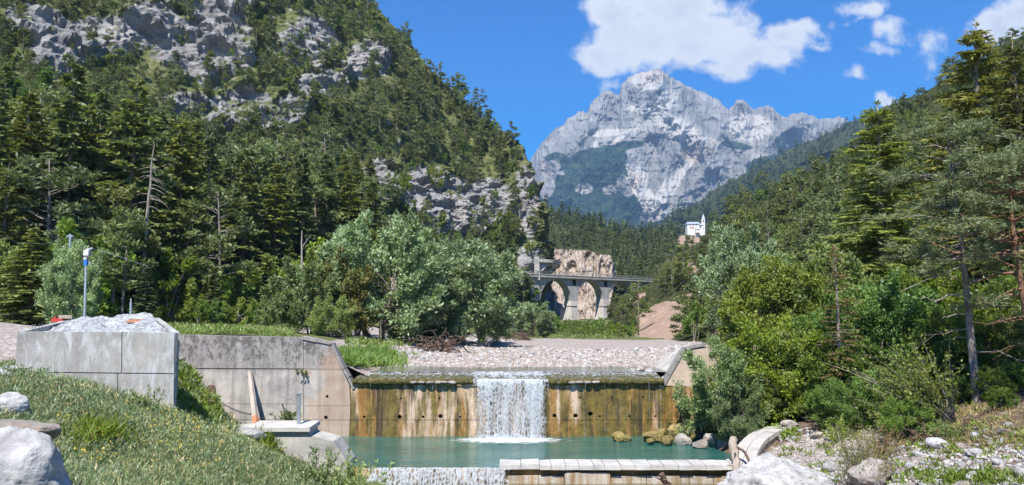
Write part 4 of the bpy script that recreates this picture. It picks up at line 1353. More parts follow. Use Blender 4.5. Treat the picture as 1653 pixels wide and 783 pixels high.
add_part(MB().tube([P2 - [0, 0, 3.0], at(113.5, 378, 60)], [0.13, 0.10], 8), 'pole', M_steel, t)
add_part(MB().box(at(113.5, 381, 60), (0.5, .1, .1)), 'crossarm', M_steel, t)
for nm, pts in (('drooping wire running from the utility pole towards the road', [(-60, 370, 45), (0, 380, 48), (30, 392, 52), (70, 394, 56), (113, 383, 60)]), ('thin wire crossing the trees towards the wing wall', [(113, 383, 60), (150, 402, 58), (185, 412, 56), (240, 430, 54)])):
    C = np.array([at(*k) for k in pts]); s = np.linspace(0, len(pts) - 1, 30)
    tag(MB().tube(np.stack([np.interp(s, np.arange(len(pts)), C[:, i]) for i in range(3)], -1), 0.007, 4).build('wire', M_steel), nm, 'wire')
P3 = at(848, 546, 112)
t = thing('gauge_post', 'thin pale post at the far end of the gravel bar', 'post', P3)
add_part(MB().tube([P3 - [0, 0, .4], at(847.5, 503, 112)], 0.09, 6), 'pole', M_steel, t)
add_part(MB().box(at(847.5, 503, 112), (.3, .12, .12)), 'cap', M_steel, t)
q = at(94, 517, 34)
t = thing('barrier', 'small red plastic barrier at the end of the bin', 'barrier', q)
add_part(MB().box(q, (0.48, .25, .16)), 'body', M_red, t); add_part(MB().box(q + [-.1, 0, .11], (0.10, .2, .08)), 'handle', M_red, t)
q = at(106, 511.5, 36)
t = thing('timber_trestle', 'dark timber board on legs beside the bin', 'board', q)
add_part(MB().box(q, (0.62, .06, .16)), 'board', M_wood, t)
for dx in (-.25, .25): add_part(MB().box(q + [dx, .05, -.2], (.06, .06, .5)), 'leg', M_wood, t)

# ================================================================== viaduct
BL0, BR0 = np.array([8.0, 240.0]), np.array([49.0, 279.0])
bd = norm_(BR0 - BL0); bn = np.array([-bd[1], bd[0]])          # along, and away from the viewer
ZD = at(868, 442.5, 240)[2]
LEN = np.linalg.norm(BR0 - BL0) + 4
WID = 3.0
bridge = thing('viaduct', 'grey stone arch viaduct crossing the gorge below the cliff', 'bridge', (*BL0, 6.0))


def bpt(s, z, d=0.0):
    q = BL0 + bd * s + bn * d
    return np.array([q[0], q[1], z])


spans = [(1.2, 15.5), (18.1, 31.5), (34.0, 47.6)]
zc = ZD - 1.5
zsp = {0: 10.2, 1: 10.2, 2: 12.0}
# spandrel walls: strips between deck underside and the arch curve
ns = 260
S = np.linspace(-3, LEN, ns)
low = np.full(ns, np.nan)
for k, (a, b) in enumerate(spans):
    inside = (S >= a) & (S <= b); x = (S[inside] - (a + b) / 2) / ((b - a) / 2)
    low[inside] = zsp[k] + (zc - zsp[k]) * np.sqrt(np.clip(1 - np.abs(x) ** 2.1, 0, 1))
pier_z = np.array([zsp[0]] * ns)
low = np.where(np.isnan(low), np.where(S > 33, np.where(S > 47.6, 12.0, 11.0), 10.2), low)
mb = MB()
ztop = ZD - 0.9
for d in (0.0, WID):
    V = np.concatenate([np.stack([bpt(s_, ztop, d) for s_ in S]), np.stack([bpt(s_, l_, d) for s_, l_ in zip(S, low)])])
    i = np.arange(ns - 1); mb.add(V, np.stack([i, i + 1, ns + i + 1, ns + i], -1))
V = np.concatenate([np.stack([bpt(s_, l_, 0.0) for s_, l_ in zip(S, low)]), np.stack([bpt(s_, l_, WID) for s_, l_ in zip(S, low)])])
mb.add(V, np.stack([i, i + 1, ns + i + 1, ns + i], -1))
add_part(mb, 'arches', M_road, bridge)
def bbox_(s0, s1, z0, z1, d0, d1, name, mat, par=None):
    P = [bpt(s0, z0, d0), bpt(s1, z0, d0), bpt(s1, z0, d1), bpt(s0, z0, d1), bpt(s0, z1, d0), bpt(s1, z1, d0), bpt(s1, z1, d1), bpt(s0, z1, d1)]
    return add_part(MB().add(P, [[0, 1, 5, 4], [1, 2, 6, 5], [2, 3, 7, 6], [3, 0, 4, 7], [4, 5, 6, 7], [3, 2, 1, 0]]), name, mat, par or bridge)


deck = bbox_(-4, LEN + 4, ZD - 0.9, ZD - 0.15, -0.8, WID + 0.8, 'deck', M_road)
bbox_(-4, LEN + 4, ZD - 0.12, ZD + 0.12, -0.9, -0.6, 'kerb', M_conc, deck)
for k in range(32):
    s_ = -3 + k * 2.0; bbox_(s_, s_ + .12, ZD + .12, ZD + 0.95, -0.8, -0.7, 'rail_post', M_steel, deck)
bbox_(-4, LEN + 4, ZD + 0.85, ZD + 1.0, -0.82, -0.68, 'rail', M_steel, deck); bbox_(-4, LEN + 4, ZD + 0.45, ZD + 0.55, -0.8, -0.7, 'rail', M_steel, deck)
m, nt = new_mat('viaduct_masonry')
br = nt.n('ShaderNodeTexBrick', {'Vector': scaled(nt, obco(nt), (1, 1, 1)), 'Color1': (0.45, 0.41, 0.375, 1), 'Color2': (0.56, 0.52, 0.48, 1), 'Mortar': (0.25, 0.225, 0.205, 1), 'Scale': 1.0, 'Mortar Size': 0.04, 'Brick Width': 1.1, 'Row Height': 0.55}, out=0)
n1 = nt.noise(pos(nt), 0.7, 5, 0.6)
surf(nt, principled(nt, nt.mix(0.4, br, nt.ramp(n1, [(0.3, (0.33, 0.30, 0.27)), (0.7, (0.58, 0.545, 0.51))])), 0.9))
M_mason = m
for (a, b, ztp, zb) in ((15.5, 18.1, 10.2, 1.0), (31.5, 34.0, 11.0, 2.0)):
    for lo_, hi_, ex in ((zb, 8.6, 0.75), (8.62, ztp + .0, 0.25)):
        P = [bpt(a - ex, lo_, -ex), bpt(b + ex, lo_, -ex), bpt(b + ex, lo_, WID + ex), bpt(a - ex, lo_, WID + ex), bpt(a - .05, hi_, -.05), bpt(b + .05, hi_, -.05), bpt(b + .05, hi_, WID + .05), bpt(a - .05, hi_, WID + .05)]
        add_part(MB().add(P, [[0, 1, 5, 4], [1, 2, 6, 5], [2, 3, 7, 6], [3, 0, 4, 7], [4, 5, 6, 7], [3, 2, 1, 0]]), 'pier', M_mason, bridge)
    c_ = (a + b) / 2
    bbox_(c_ - 0.8, c_ + 0.8, ZD - 3.2, ZD - 1.3, -0.06, 0.1, 'relief_opening_shade', M_dark)  # nothing is cut here; the opening's shade is a dark plate on the face
bbox_(47.6, 54, 7, ZD - .95, 0.15, WID - .15, 'abutment_block', M_mason)
# avalanche gallery at the tunnel mouth
gal = thing('gallery', 'concrete canopy of the tunnel mouth above the viaduct', 'gallery', at(868, 442, 240))
A = [at(866, 417, 239), at(893, 419.5, 243), at(893, 424, 243), at(868, 423, 239)]
add_part(MB().prism(A, (3, 9, 0)), 'canopy', M_conc, gal)
add_part(MB().prism([at(862, 414, 239.2), at(870, 414, 239.2), at(871.5, 452, 239.2), at(863, 450, 239.2)], (2, 6, 0)), 'pillar', M_conc, gal)
add_part(MB().prism([at(870, 424, 241), at(889, 424.5, 243), at(876, 436, 241), at(870, 441, 241)], (3, 8, 0)), 'haunch', M_road, gal)

# ================================================================== church on its knoll
YC = 596.0
ch = thing('church', 'small white church with slate grey roof and pointed bell tower', 'church', at(1124, 377, YC))
def chbox(x0, y0, x1, y1, d0, d1, name, mat, par=None):
    a, b = at(x0, y1, YC), at(x1, y0, YC)
    return add_part(MB().box(((a[0] + b[0]) / 2, YC + (d0 + d1) / 2, (a[2] + b[2]) / 2), (b[0] - a[0], d1 - d0, b[2] - a[2])), name, mat, par or ch)


nave = chbox(1110, 361, 1129, 384, 0, 8, 'nave', M_white)
chbox(1128.5, 363, 1135, 380, 1.0, 7, 'chancel', M_white)
pk = [at(1109, 361.4, YC), at(1130, 361.4, YC)]
rp = [at(1110.5, 357.4, YC), at(1129.5, 357.4, YC)]
V = [pk[0] + [0, -.5, 0], pk[1] + [0, -.5, 0], rp[1] + [0, 4, 0], rp[0] + [0, 4, 0], pk[0] + [0, 8.5, 0], pk[1] + [0, 8.5, 0]]
add_part(MB().add(V, [[0, 1, 2, 3], [3, 2, 5, 4]], [[0, 3, 4], [1, 5, 2]]), 'roof', M_roof, ch)
V = [at(1128, 363.2, YC) + [0, .5, 0], at(1135.6, 363.2, YC) + [0, .5, 0], at(1134, 359.8, YC) + [0, 4, 0], at(1128, 359.5, YC) + [0, 4, 0], at(1128, 363.2, YC) + [0, 7.5, 0], at(1135.6, 363.2, YC) + [0, 7.5, 0]]
add_part(MB().add(V, [[0, 1, 2, 3], [3, 2, 5, 4]], [[0, 3, 4], [1, 5, 2]]), 'roof', M_roof, ch)
tower = chbox(1134.7, 353, 1139.2, 379, 2.5, 4.8, 'bell_tower', M_white)
q0, q1 = at(1134.4, 353, YC), at(1139.5, 353, YC); ap_ = at(1137, 344, YC)
V = [[q0[0], YC + 2.3, q0[2]], [q1[0], YC + 2.3, q0[2]], [q1[0], YC + 5.0, q0[2]], [q0[0], YC + 5.0, q0[2]], [ap_[0], YC + 3.65, ap_[2]]]
add_part(MB().add(V, [[3, 2, 1, 0]], [[0, 1, 4], [1, 2, 4], [2, 3, 4], [3, 0, 4]]), 'spire', M_roof, tower)
for x in (1113, 1118, 1123): chbox(x, 362.6, x + 1.6, 364.4, -0.08, 0.05, 'window', M_dark, nave)
for x in (1130.6,): chbox(x, 365.5, x + 1.3, 368, 0.92, 1.05, 'window', M_dark)
chbox(1136.2, 355, 1137.8, 358, 2.42, 2.55, 'belfry_opening_shade', M_dark, tower)  # dark plate on the tower, its colour standing for the shade within
chbox(1113.5, 366.5, 1121, 369, -0.07, 0.05, 'balcony_screen', plain('rose_brick', (.45, .25, .2)), nave)
chbox(1122, 371, 1128, 376, -2.5, -0.05, 'porch', M_white); chbox(1121.5, 370, 1128.5, 371.2, -2.8, -0.05, 'porch_roof', M_roof)
# pylon on the slope
q = hit(1078, 452, [bvh_right, bvh_mid]); zt = at(1072, 408, q[1])[2]
t = thing('power_pylon', 'thin grey power pylon on the slope above the viaduct', 'pylon', q)
for dx, dy in ((-.5, -.5), (.5, -.5), (-.5, .5), (.5, .5)): add_part(MB().tube([q + [dx, dy, -.5], [q[0], q[1], zt]], 0.09, 4), 'leg', M_steel, t)
add_part(MB().box((q[0], q[1], zt - 0.6), (2.2, .14, .14)), 'crossarm', M_steel, t)

# ================================================================== tree makers (each returns trunk mesh, crown mesh; base at the origin)
def norm(a):
    return a / (np.linalg.norm(a, axis=-1, keepdims=True) + 1e-9)


def leaves_mesh(name, P, D, W, L, wd, tint, mat):
    """rhombic blades: base P, direction D, sideways W, length L, half width wd"""
    L = np.broadcast_to(L, (len(P),))[:, None]; wd = np.broadcast_to(wd, (len(P),))[:, None]
    a = P; b = P + D * L * 0.45 + W * wd; c = P + D * L; d = P + D * L * 0.45 - W * wd
    V = np.stack([a, b, c, d], 1).reshape(-1, 3)
    q = np.arange(len(P) * 4).reshape(-1, 4)
    return make_mesh(name, V, q, None, mat, {'tint': np.repeat(tint, 4)})


def rand_dirs(r, n):
    return norm(r.normal(size=(n, 3)))


def trunk_path(r, h, bend=0.02, n=9, lean=(0, 0)):
    t = np.linspace(0, 1, n)
    ph = r.uniform(0, 6.28, 2)
    x = h * bend * np.sin(t * 2.6 + ph[0]) * t + lean[0] * t
    y = h * bend * np.sin(t * 3.1 + ph[1]) * t + lean[1] * t
    return np.stack([x, y, h * t], -1)


def spruce(seed, h=18.0, r=3.2, nlev=26, per=6, droop=0.40, base=0.08, twig=1.0, hang=0.5, mat=None, bark=None, tw=6, power=0.8, sparse=0.0, blade=0.34, wid=0.10, gap=0.0):
    R = np.random.default_rng(seed)
    tp = trunk_path(R, h, 0.006)
    tm = MB().tube(np.concatenate([[tp[0] - [0, 0, 0.8]], tp]), np.concatenate([[h * 0.017], h * 0.0155 * (1 - np.linspace(0, 1, len(tp))) ** 0.85 + 0.012]), 7)
    zs = h * (base + (0.985 - base) * (np.arange(nlev) + R.uniform(-.3, .3, nlev)) / nlev)
    z = np.repeat(zs, per) + R.uniform(-.5, .5, nlev * per) * h / nlev
    keep = R.random(len(z)) > sparse
    z = np.clip(z[keep], h * base * 0.8, h * 0.985); n = len(z)
    t = (z - h * base) / (h * (1 - base))
    lobes = 1 + gap * vnoise(np.stack([t * 5, t * 0 + seed, t * 0], -1), seed)
    L = (r * np.clip(1 - t, 0, 1) ** power * R.uniform(0.68, 1.12, n) * lobes + 0.12)
    L *= smooth(-0.10, 0.12, t) * 0.35 + 0.65
    az = R.uniform(0, 2 * math.pi, n)
    out = np.stack([np.cos(az), np.sin(az), 0 * az], -1)
    side = np.stack([-np.sin(az), np.cos(az), 0 * az], -1)
    dr = droop * R.uniform(0.6, 1.3, n) * (1 - 0.75 * t)
    def bp(s):           # point on branch at fraction s (n,k)
        s = s if s.ndim == 2 else s[:, None]
        rise = 0.18 * (0.3 + t[:, None]) * s - dr[:, None] * s ** 1.4 + 0.22 * dr[:, None] * s ** 4
        return out[:, None] * (L[:, None] * s)[..., None] + np.array([0, 0, 1.0]) * (z[:, None] + L[:, None] * rise)[..., None]
    # wooden limbs of the longer branches
    ctr = np.stack([np.interp(z, tp[:, 2], tp[:, 0]), np.interp(z, tp[:, 2], tp[:, 1]), 0 * z], -1)
    ss = np.linspace(0, 1, 4)
    BP = bp(np.repeat(ss[None], n, 0)) + ctr[:, None]
    for k in np.nonzero(R.random(n) < 0.5)[0]:
        tm.tube(BP[k], np.array([0.012, 0.009, 0.006, 0.002]) * (0.6 + L[k] * 0.7) * 1.6, 3, False)
    nt_ = np.maximum(3, (L * tw).astype(int))
    idx = np.repeat(np.arange(n), nt_)
    j = np.concatenate([np.arange(k) for k in nt_])
    s = (j + R.uniform(0, 1, len(j))) / nt_[idx]
    s = 0.12 + 0.88 * s
    rise = 0.18 * (0.3 + t[idx]) * s - dr[idx] * s ** 1.4 + 0.22 * dr[idx] * s ** 4
    base_p = out[idx] * (L[idx] * s)[:, None] + np.stack([0 * s, 0 * s, z[idx] + L[idx] * rise], -1) + ctr[idx]
    sl = (rise / s) * 0.9
    Ps, Ds, Ws, Ls, wds, ts = [], [], [], [], [], []
    bt = R.uniform(0, 1, n)[idx] * 0.55
    for sg in (-1, 1, 0):
        m_ = len(s)
        ang = np.where(sg == 0, R.normal(0, 0.25, m_), sg * R.uniform(0.55, 1.15, m_))
        d = out[idx] * np.cos(ang)[:, None] + side[idx] * np.sin(ang)[:, None]
        d[:, 2] = sl - R.uniform(0.02, 0.35, m_)
        d = norm(d)
        w = norm(np.cross(d, norm(np.array([0, 0, 1.0]) + R.normal(0, 0.75, (m_, 3)))))
        ln = twig * (blade + 0.30 * L[idx] * (1 - 0.75 * s) * (0.7 if sg else 0.5)) * R.uniform(0.6, 1.25, m_)
        Ps.append(base_p); Ds.append(d); Ws.append(w); Ls.append(ln); wds.append(twig * wid * R.uniform(0.7, 1.3, m_)); ts.append(bt + R.uniform(0, 0.45, m_))
    if hang > 0:
        k = R.random(len(s)) < hang
        d = norm(np.stack([R.normal(0, .25, k.sum()), R.normal(0, .25, k.sum()), -np.ones(k.sum())], -1) + 0.25 * out[idx][k])
        Ps.append(base_p[k]); Ds.append(d); Ws.append(norm(np.cross(d, rand_dirs(R, k.sum())))); Ls.append(twig * R.uniform(.25, .6, k.sum())); wds.append(np.full(k.sum(), twig * wid * 0.9)); ts.append(bt[k] + R.uniform(0, .4, k.sum()))
    # leader
    k = 14
    zz = h * (0.93 + 0.07 * R.random(k)); d = norm(np.stack([R.normal(0, .5, k), R.normal(0, .5, k), R.uniform(.3, 1, k)], -1))
    Ps.append(np.stack([0 * zz + tp[-1, 0], 0 * zz + tp[-1, 1], zz], -1)); Ds.append(d); Ws.append(norm(np.cross(d, rand_dirs(R, k)))); Ls.append(np.full(k, .35 * twig)); wds.append(np.full(k, .06)); ts.append(R.random(k))
    cm = leaves_mesh('crown', np.concatenate(Ps), np.concatenate(Ds), np.concatenate(Ws), np.concatenate(Ls), np.concatenate(wds), np.clip(np.concatenate(ts), 0, 1), mat or M_spruce)
    return tm.mesh('trunk', bark or M_bark, True), cm


def pine(seed, h=12.0, r=2.8, base=0.45, nb=30, tufts=9, burst=9, nl=0.42, wid=0.05, mat=None, bark=None, flat=0.6, bend=0.03, dead=0, lean=(0, 0), thick=1.0, spread=0.55):
    R = np.random.default_rng(seed)
    tp = trunk_path(R, h, bend, 12, lean)
    rad = thick * h * 0.014 * (1 - np.linspace(0, 1, len(tp))) ** 0.7 + 0.02
    tm = MB().tube(np.concatenate([[tp[0] - [0, 0, 0.8]], tp]), np.concatenate([[rad[0] * 1.15], rad]), 8)
    tb = np.sort(R.uniform(0, 1, nb)) ** 0.9
    Ps, ts = [], []
    for k in range(nb):
        t = tb[k]; z = h * (base + (0.99 - base) * t)
        o = np.array([np.interp(z, tp[:, 2], tp[:, 0]), np.interp(z, tp[:, 2], tp[:, 1]), z])
        az = R.uniform(0, 6.283); L = r * (0.30 + 0.95 * math.sqrt(max(0.02, 1 - t ** 1.6)) * R.uniform(0.55, 1.05)) * (0.55 + 0.45 * smooth(0, .2, t))
        up = R.uniform(-0.15, 0.35) + 0.35 * t
        s = np.linspace(0, 1, 5)
        kink = R.normal(0, 0.10 * L, (5, 3)) * s[:, None]
        pth = o + np.stack([np.cos(az) * L * s, np.sin(az) * L * s, L * (up * s - 0.25 * s ** 2 + 0.15 * s ** 3)], -1) + kink
        tm.tube(pth, (0.010 + 0.012 * L) * thick * (1 - 0.8 * s), 4, False)
        bt = R.uniform(0, .5)
        m_ = max(2, int(tufts * L / r + 1))
        for q in range(m_):
            sq = 0.35 + 0.65 * math.sqrt((q + R.random()) / m_)
            c = np.array([np.interp(sq, s, pth[:, i]) for i in range(3)])
            Ps.append(c + R.normal(0, spread * 0.38, 3) * np.array([1, 1, flat * 0.6])); ts.append(bt)
    for k in range(dead):
        z = h * base * R.uniform(0.35, 1.05); az = R.uniform(0, 6.283); L = r * R.uniform(0.4, 0.95)
        o = np.array([np.interp(z, tp[:, 2], tp[:, 0]), np.interp(z, tp[:, 2], tp[:, 1]), z]); s = np.linspace(0, 1, 6)
        pth = o + np.stack([np.cos(az) * L * s, np.sin(az) * L * s, L * (0.1 * s - 0.5 * s ** 2 + 0.3 * s ** 3)], -1) + R.normal(0, 0.05 * L, (6, 3)) * s[:, None]
        tm.tube(pth, (0.02 + 0.006 * L) * (1 - 0.85 * s), 4, False)
        for e in range(2):
            i = R.integers(2, 5); q = pth[i] + np.outer(np.linspace(0, 1, 3), R.normal(0, 0.25 * L, 3) + [0, 0, -.1]); tm.tube(q, [0.012, 0.008, 0.003], 3, False)
    C = np.repeat(np.array(Ps), burst, 0); bt = np.repeat(np.array(ts), burst)
    n = len(C)
    d = R.normal(size=(n, 3)); d[:, 2] = np.abs(d[:, 2]) * 0.8 - 0.15; d = norm(d)
    P = C + R.normal(0, spread * 0.22, (n, 3)) * np.array([1, 1, flat])
    w = norm(np.cross(d, rand_dirs(R, n)))
    cm = leaves_mesh('crown', P, d, w, nl * R.uniform(0.6, 1.3, n), wid * R.uniform(.7, 1.3, n), np.clip(bt + R.uniform(0, .5, n), 0, 1), mat or M_pine)
    return tm.mesh('trunk', bark or M_bark, True), cm


def broadleaf(seed, h=9.0, rx=3.5, base=0.12, nclump=60, per=160, leaf=0.16, wid=0.055, mat=None, bark=None, stems=3, rc=0.24, up=0.25, droop=0.0, top=1.0, cfill=0.75, ry=None):
    """limbs fan out from a few stems; every limb carries leafy side shoots, so the outline stays ragged"""
    R = np.random.default_rng(seed)
    tm = MB()
    nl = max(7, nclump // 6)
    zc = h * (base + 0.92) / 2; rz = h * (0.92 - base) / 2
    st = [np.array([R.normal(0, 0.08 * rx), R.normal(0, 0.08 * rx), -0.4]) for _ in range(stems)]
    so = [np.array([R.normal(0, 0.22 * rx), R.normal(0, 0.22 * rx), h * R.uniform(.30, .5)]) for _ in range(stems)]
    for a, b in zip(st, so):
        s = np.linspace(0, 1, 6)[:, None]
        tm.tube(a + (b - a) * s + R.normal(0, 0.03 * rx, (6, 3)) * s, h * 0.014 * (1.15 - 0.5 * s[:, 0]) * (1.4 if stems == 1 else 1), 6)
    A, D_, LN, CT = [], [], [], []
    for k in range(nl):
        az = k * 2.39996 + R.normal(0, .3)
        se = np.clip(-0.85 + 1.85 * (k + R.random()) / nl, -.9, .99)
        ce = math.sqrt(1 - se * se) ** 0.8
        kk = R.uniform(.82, 1.08)
        tip = np.array([rx * math.cos(az) * ce * kk, rx * math.sin(az) * ce * kk, zc + rz * se * R.uniform(.85, 1.08)])
        i = R.integers(stems); f = R.uniform(.25, 1) if se < .2 else R.uniform(.75, 1)
        o = st[i] + (so[i] - st[i]) * f
        if tip[2] < o[2] * .5: o = st[i] + (so[i] - st[i]) * .2
        s = np.linspace(0, 1, 6)
        pth = o + np.outer(s, tip - o) + np.outer(np.sin(s * math.pi), R.normal(0, .07 * rx, 3) + [0, 0, .06 * rx])
        tm.tube(pth, h * 0.0062 * (1.15 - s), 4, False)
        ld = norm_(tip - o); ct = R.uniform(0, .5)
        for q in range(max(4, nclump // nl)):
            f = 0.30 + 0.72 * math.sqrt((q + R.random()) / max(4, nclump // nl))
            c = np.array([np.interp(f, s, pth[:, i_]) for i_ in range(3)])
            d = norm_(ld * .7 + R.normal(0, .62, 3) + np.array([0, 0, .15 + up * .5 - droop]))
            L = rc * 1.7 * rx * R.uniform(.5, 1.25) * (1.25 - .45 * f)
            A.append(c); D_.append(d); LN.append(L); CT.append(ct + R.uniform(-.1, .15))
            if per > 60: tm.tube([c, c + d * L * .5, c + d * L * .95], h * 0.0018 * np.array([1.2, .8, .3]), 3, False)
    A, D_, LN, CT = np.array(A), np.array(D_), np.array(LN), np.array(CT)
    m_ = max(6, int(per * nclump / len(A)))
    idx = np.repeat(np.arange(len(A)), m_); n = len(idx)
    s = R.uniform(0, 1, n) ** .7
    sg = LN[idx] * (.26 - .14 * s)
    P = A[idx] + D_[idx] * (LN[idx] * s)[:, None] + R.normal(0, 1, (n, 3)) * sg[:, None]
    keep = P[:, 2] > 0.02
    dd = norm(rand_dirs(R, n) * .9 + .6 * D_[idx] + np.array([0, 0, up - droop]))
    w = norm(np.cross(dd, rand_dirs(R, n) + np.array([0, 0, .35])))
    cm = leaves_mesh('crown', P[keep], dd[keep], w[keep], (leaf * R.uniform(.4, 1.55, n))[keep], (wid * R.uniform(.5, 1.5, n))[keep], np.clip(CT[idx] + R.uniform(-.1, .55, n), 0, 1)[keep], mat or M_leaf)
    return tm.mesh('trunk', bark or M_bark, True), cm


def plant_tree(name, label, cat, group, geo, p, s=1.0, rz=None, tilt=(0, 0), hscale=1.0):
    t = thing(name, label, cat, p, (tilt[0], tilt[1], random.uniform(0, 6.283) if rz is None else rz), (s, s, s * hscale), group)
    link('trunk', geo[0], t)
    link('crown', geo[1], t)
    return t


# ------------------------------------------------------------------ kinds used on the slopes
SP = [spruce(100 + i, 18, [3.5, 3.1, 3.9, 2.8][i], 30, 7, [.40, .5, .35, .45][i], 0.06, 1.3, 0.45, M_spruce if i % 2 == 0 else M_spruce2, tw=5, gap=0.25, wid=0.12) for i in range(4)]
PN = [pine(140 + i, 12, [3.0, 3.5, 2.8, 3.6][i], [.22, .15, .34, .2][i], 46, 10, 9, 0.5, 0.11, M_pine, dead=3, spread=0.8) for i in range(4)]
PNF = [pine(160 + i, 12, 3.2, [.12, .25, .18][i], 28, 6, 7, 0.95, 0.20, M_pine, spread=0.95) for i in range(3)]
BL = [broadleaf(180 + i, 8, [3.0, 3.4, 2.6][i], 0.06, 60, 90, 0.36, 0.14, [M_leaf, M_leafy, M_leaf][i]) for i in range(3)]
BLF = [broadleaf(190 + i, 8, 3.2, 0.03, 30, 55, 0.62, 0.25, [M_leaf, M_leafy][i]) for i in range(2)]

H0 = {'spruce': 18.0, 'pine': 12.0, 'leaf': 8.0}


def scatter_px(n, region, dens, seed, which, mind=6):
    """random ground points whose photo pixels lie in region and pass the density test"""
    R = np.random.default_rng(seed)
    out, pxs = [], []
    x0, y0, x1, y1 = region
    tries = 0
    while len(out) < n and tries < n * 40:
        tries += 1
        x, y = R.uniform(x0, x1), R.uniform(y0, y1)
        if R.random() > dens(x, y):
            continue
        q = np.array(pxs) if pxs else None
        if q is not None and (np.hypot(q[:, 0] - x, (q[:, 1] - y) * 1.3) < mind).any():
            continue
        p = hit(x, y, which)
        if p is None:
            continue
        out.append(p); pxs.append((x, y))
    return out, pxs


def skyline_left(x):
    return np.interp(x, [600, 655, 705, 760, 838, 860, 872, 890], [5, 62, 122, 172, 232, 300, 400, 480])


def rock_at(x, y):
    return float(ell(np.array(x), np.array(y), ROCKS))


def near_label(q, marks, size, what):
    """what it is, and where it stands next to something one can find"""
    k = min(marks, key=lambda m_: math.hypot(q[0] - m_[0], q[1] - m_[1]))
    dx, dy = q[0] - k[0], q[1] - k[1]
    if abs(dx) > 1.2 * abs(dy): rel = 'right of' if dx > 0 else 'left of'
    else: rel = 'below' if dy > 0 else 'above'
    return '%s %s %s %s' % (size, what, rel, k[2])


def size_word(h, lo, hi):
    t_ = (h - lo) / (hi - lo)
    return 'very small' if t_ < .2 else 'small' if t_ < .45 else 'middle-sized' if t_ < .7 else 'rather tall' if t_ < .88 else 'tall'


UP_MARKS = [(60, 40, 'the upper left pale crag'), (180, 65, 'the long pale cliff band'), (330, 90, 'the broken grey crag'), (430, 175, 'the dark overhanging cliff'),
            (300, 168, 'the small low crag'), (595, 100, 'the tilted slab'), (500, 60, 'the streaked crag high up'), (520, 140, 'the narrow ledge cliff'), (700, 310, 'the big blocky cliff'),
            (625, 295, 'the vertical grey buttress'), (845, 290, 'the bare spur end'), (770, 360, 'the cracked cliff foot'), (650, 175, 'the ridge crag'), (370, 20, 'the topmost crag')]
LOW_MARKS = [(137, 440, 'the lamp post'), (60, 430, 'the utility pole wire'), (240, 300, 'the dead leaning trunk'), (230, 500, 'the concrete bin'), (380, 520, 'the wing wall'), (487, 410, 'the pale bare stem'),
             (610, 380, 'the big silvery willow'), (740, 400, 'the second grey willow'), (700, 330, 'the big blocky cliff'), (180, 130, 'the long pale cliff band'), (440, 230, 'the dark overhanging cliff'), (850, 440, 'the tunnel mouth canopy'),
             (20, 300, 'the left picture edge wood'), (330, 250, 'the low wood crag')]
RIGHT_MARKS = [(1124, 365, 'the white church'), (1062, 520, 'the bare earth bank'), (1010, 470, 'the viaduct end'), (1180, 380, 'the tall grey willow'), (1430, 250, 'the pale green larch'), (1300, 250, 'the skyline middle'),
               (1400, 190, 'the larch top'), (1500, 140, 'the skyline dip'), (1560, 200, 'the big golden green spruce'), (1300, 380, 'the light bushes'), (1078, 430, 'the power pylon'), (1230, 310, 'the low skyline end')]


# ---- upper left hillside: small pines standing between the crags
def wood_line(x):
    return np.interp(x, [0, 120, 250, 400, 600, 700, 800, 870], [150, 170, 190, 250, 330, 400, 450, 480])


def dens_up(x, y):
    if (x > 600 and y < skyline_left(x)) or y > wood_line(x) + 30: return 0
    r = rock_at(x, y)
    k = float(vnoise(np.array([x / 55.0, y / 40.0, 3.0]), 5))
    return float(np.clip((0.85 + 0.5 * k) * (1 - smooth(-0.05, 0.35, r)), 0.02, 1))


pts, pxs = scatter_px(195, (-5, -10, 880, 470), dens_up, 5, [bvh_left], 15)
for i, (p, q) in enumerate(zip(pts, pxs)):
    Y = p[1]
    hp = random.uniform(26, 46)
    s = hp / F * Y / 12.0
    edge = q[0] > 560 and abs(q[1] - skyline_left(q[0])) < 26
    what = 'dark pine on the skyline' if edge else 'pine on a cliff ledge' if rock_at(*q) > -0.05 else 'pine on the slope'
    lab, grp = near_label(q, UP_MARKS, size_word(hp, 26, 46), what), 'pines among the crags of the hillside'
    plant_tree('pine_tree', lab, 'tree', grp, (PN if i % 3 else PNF)[i % 3], p - [0, 0, .2], s, hscale=random.uniform(.9, 1.25))
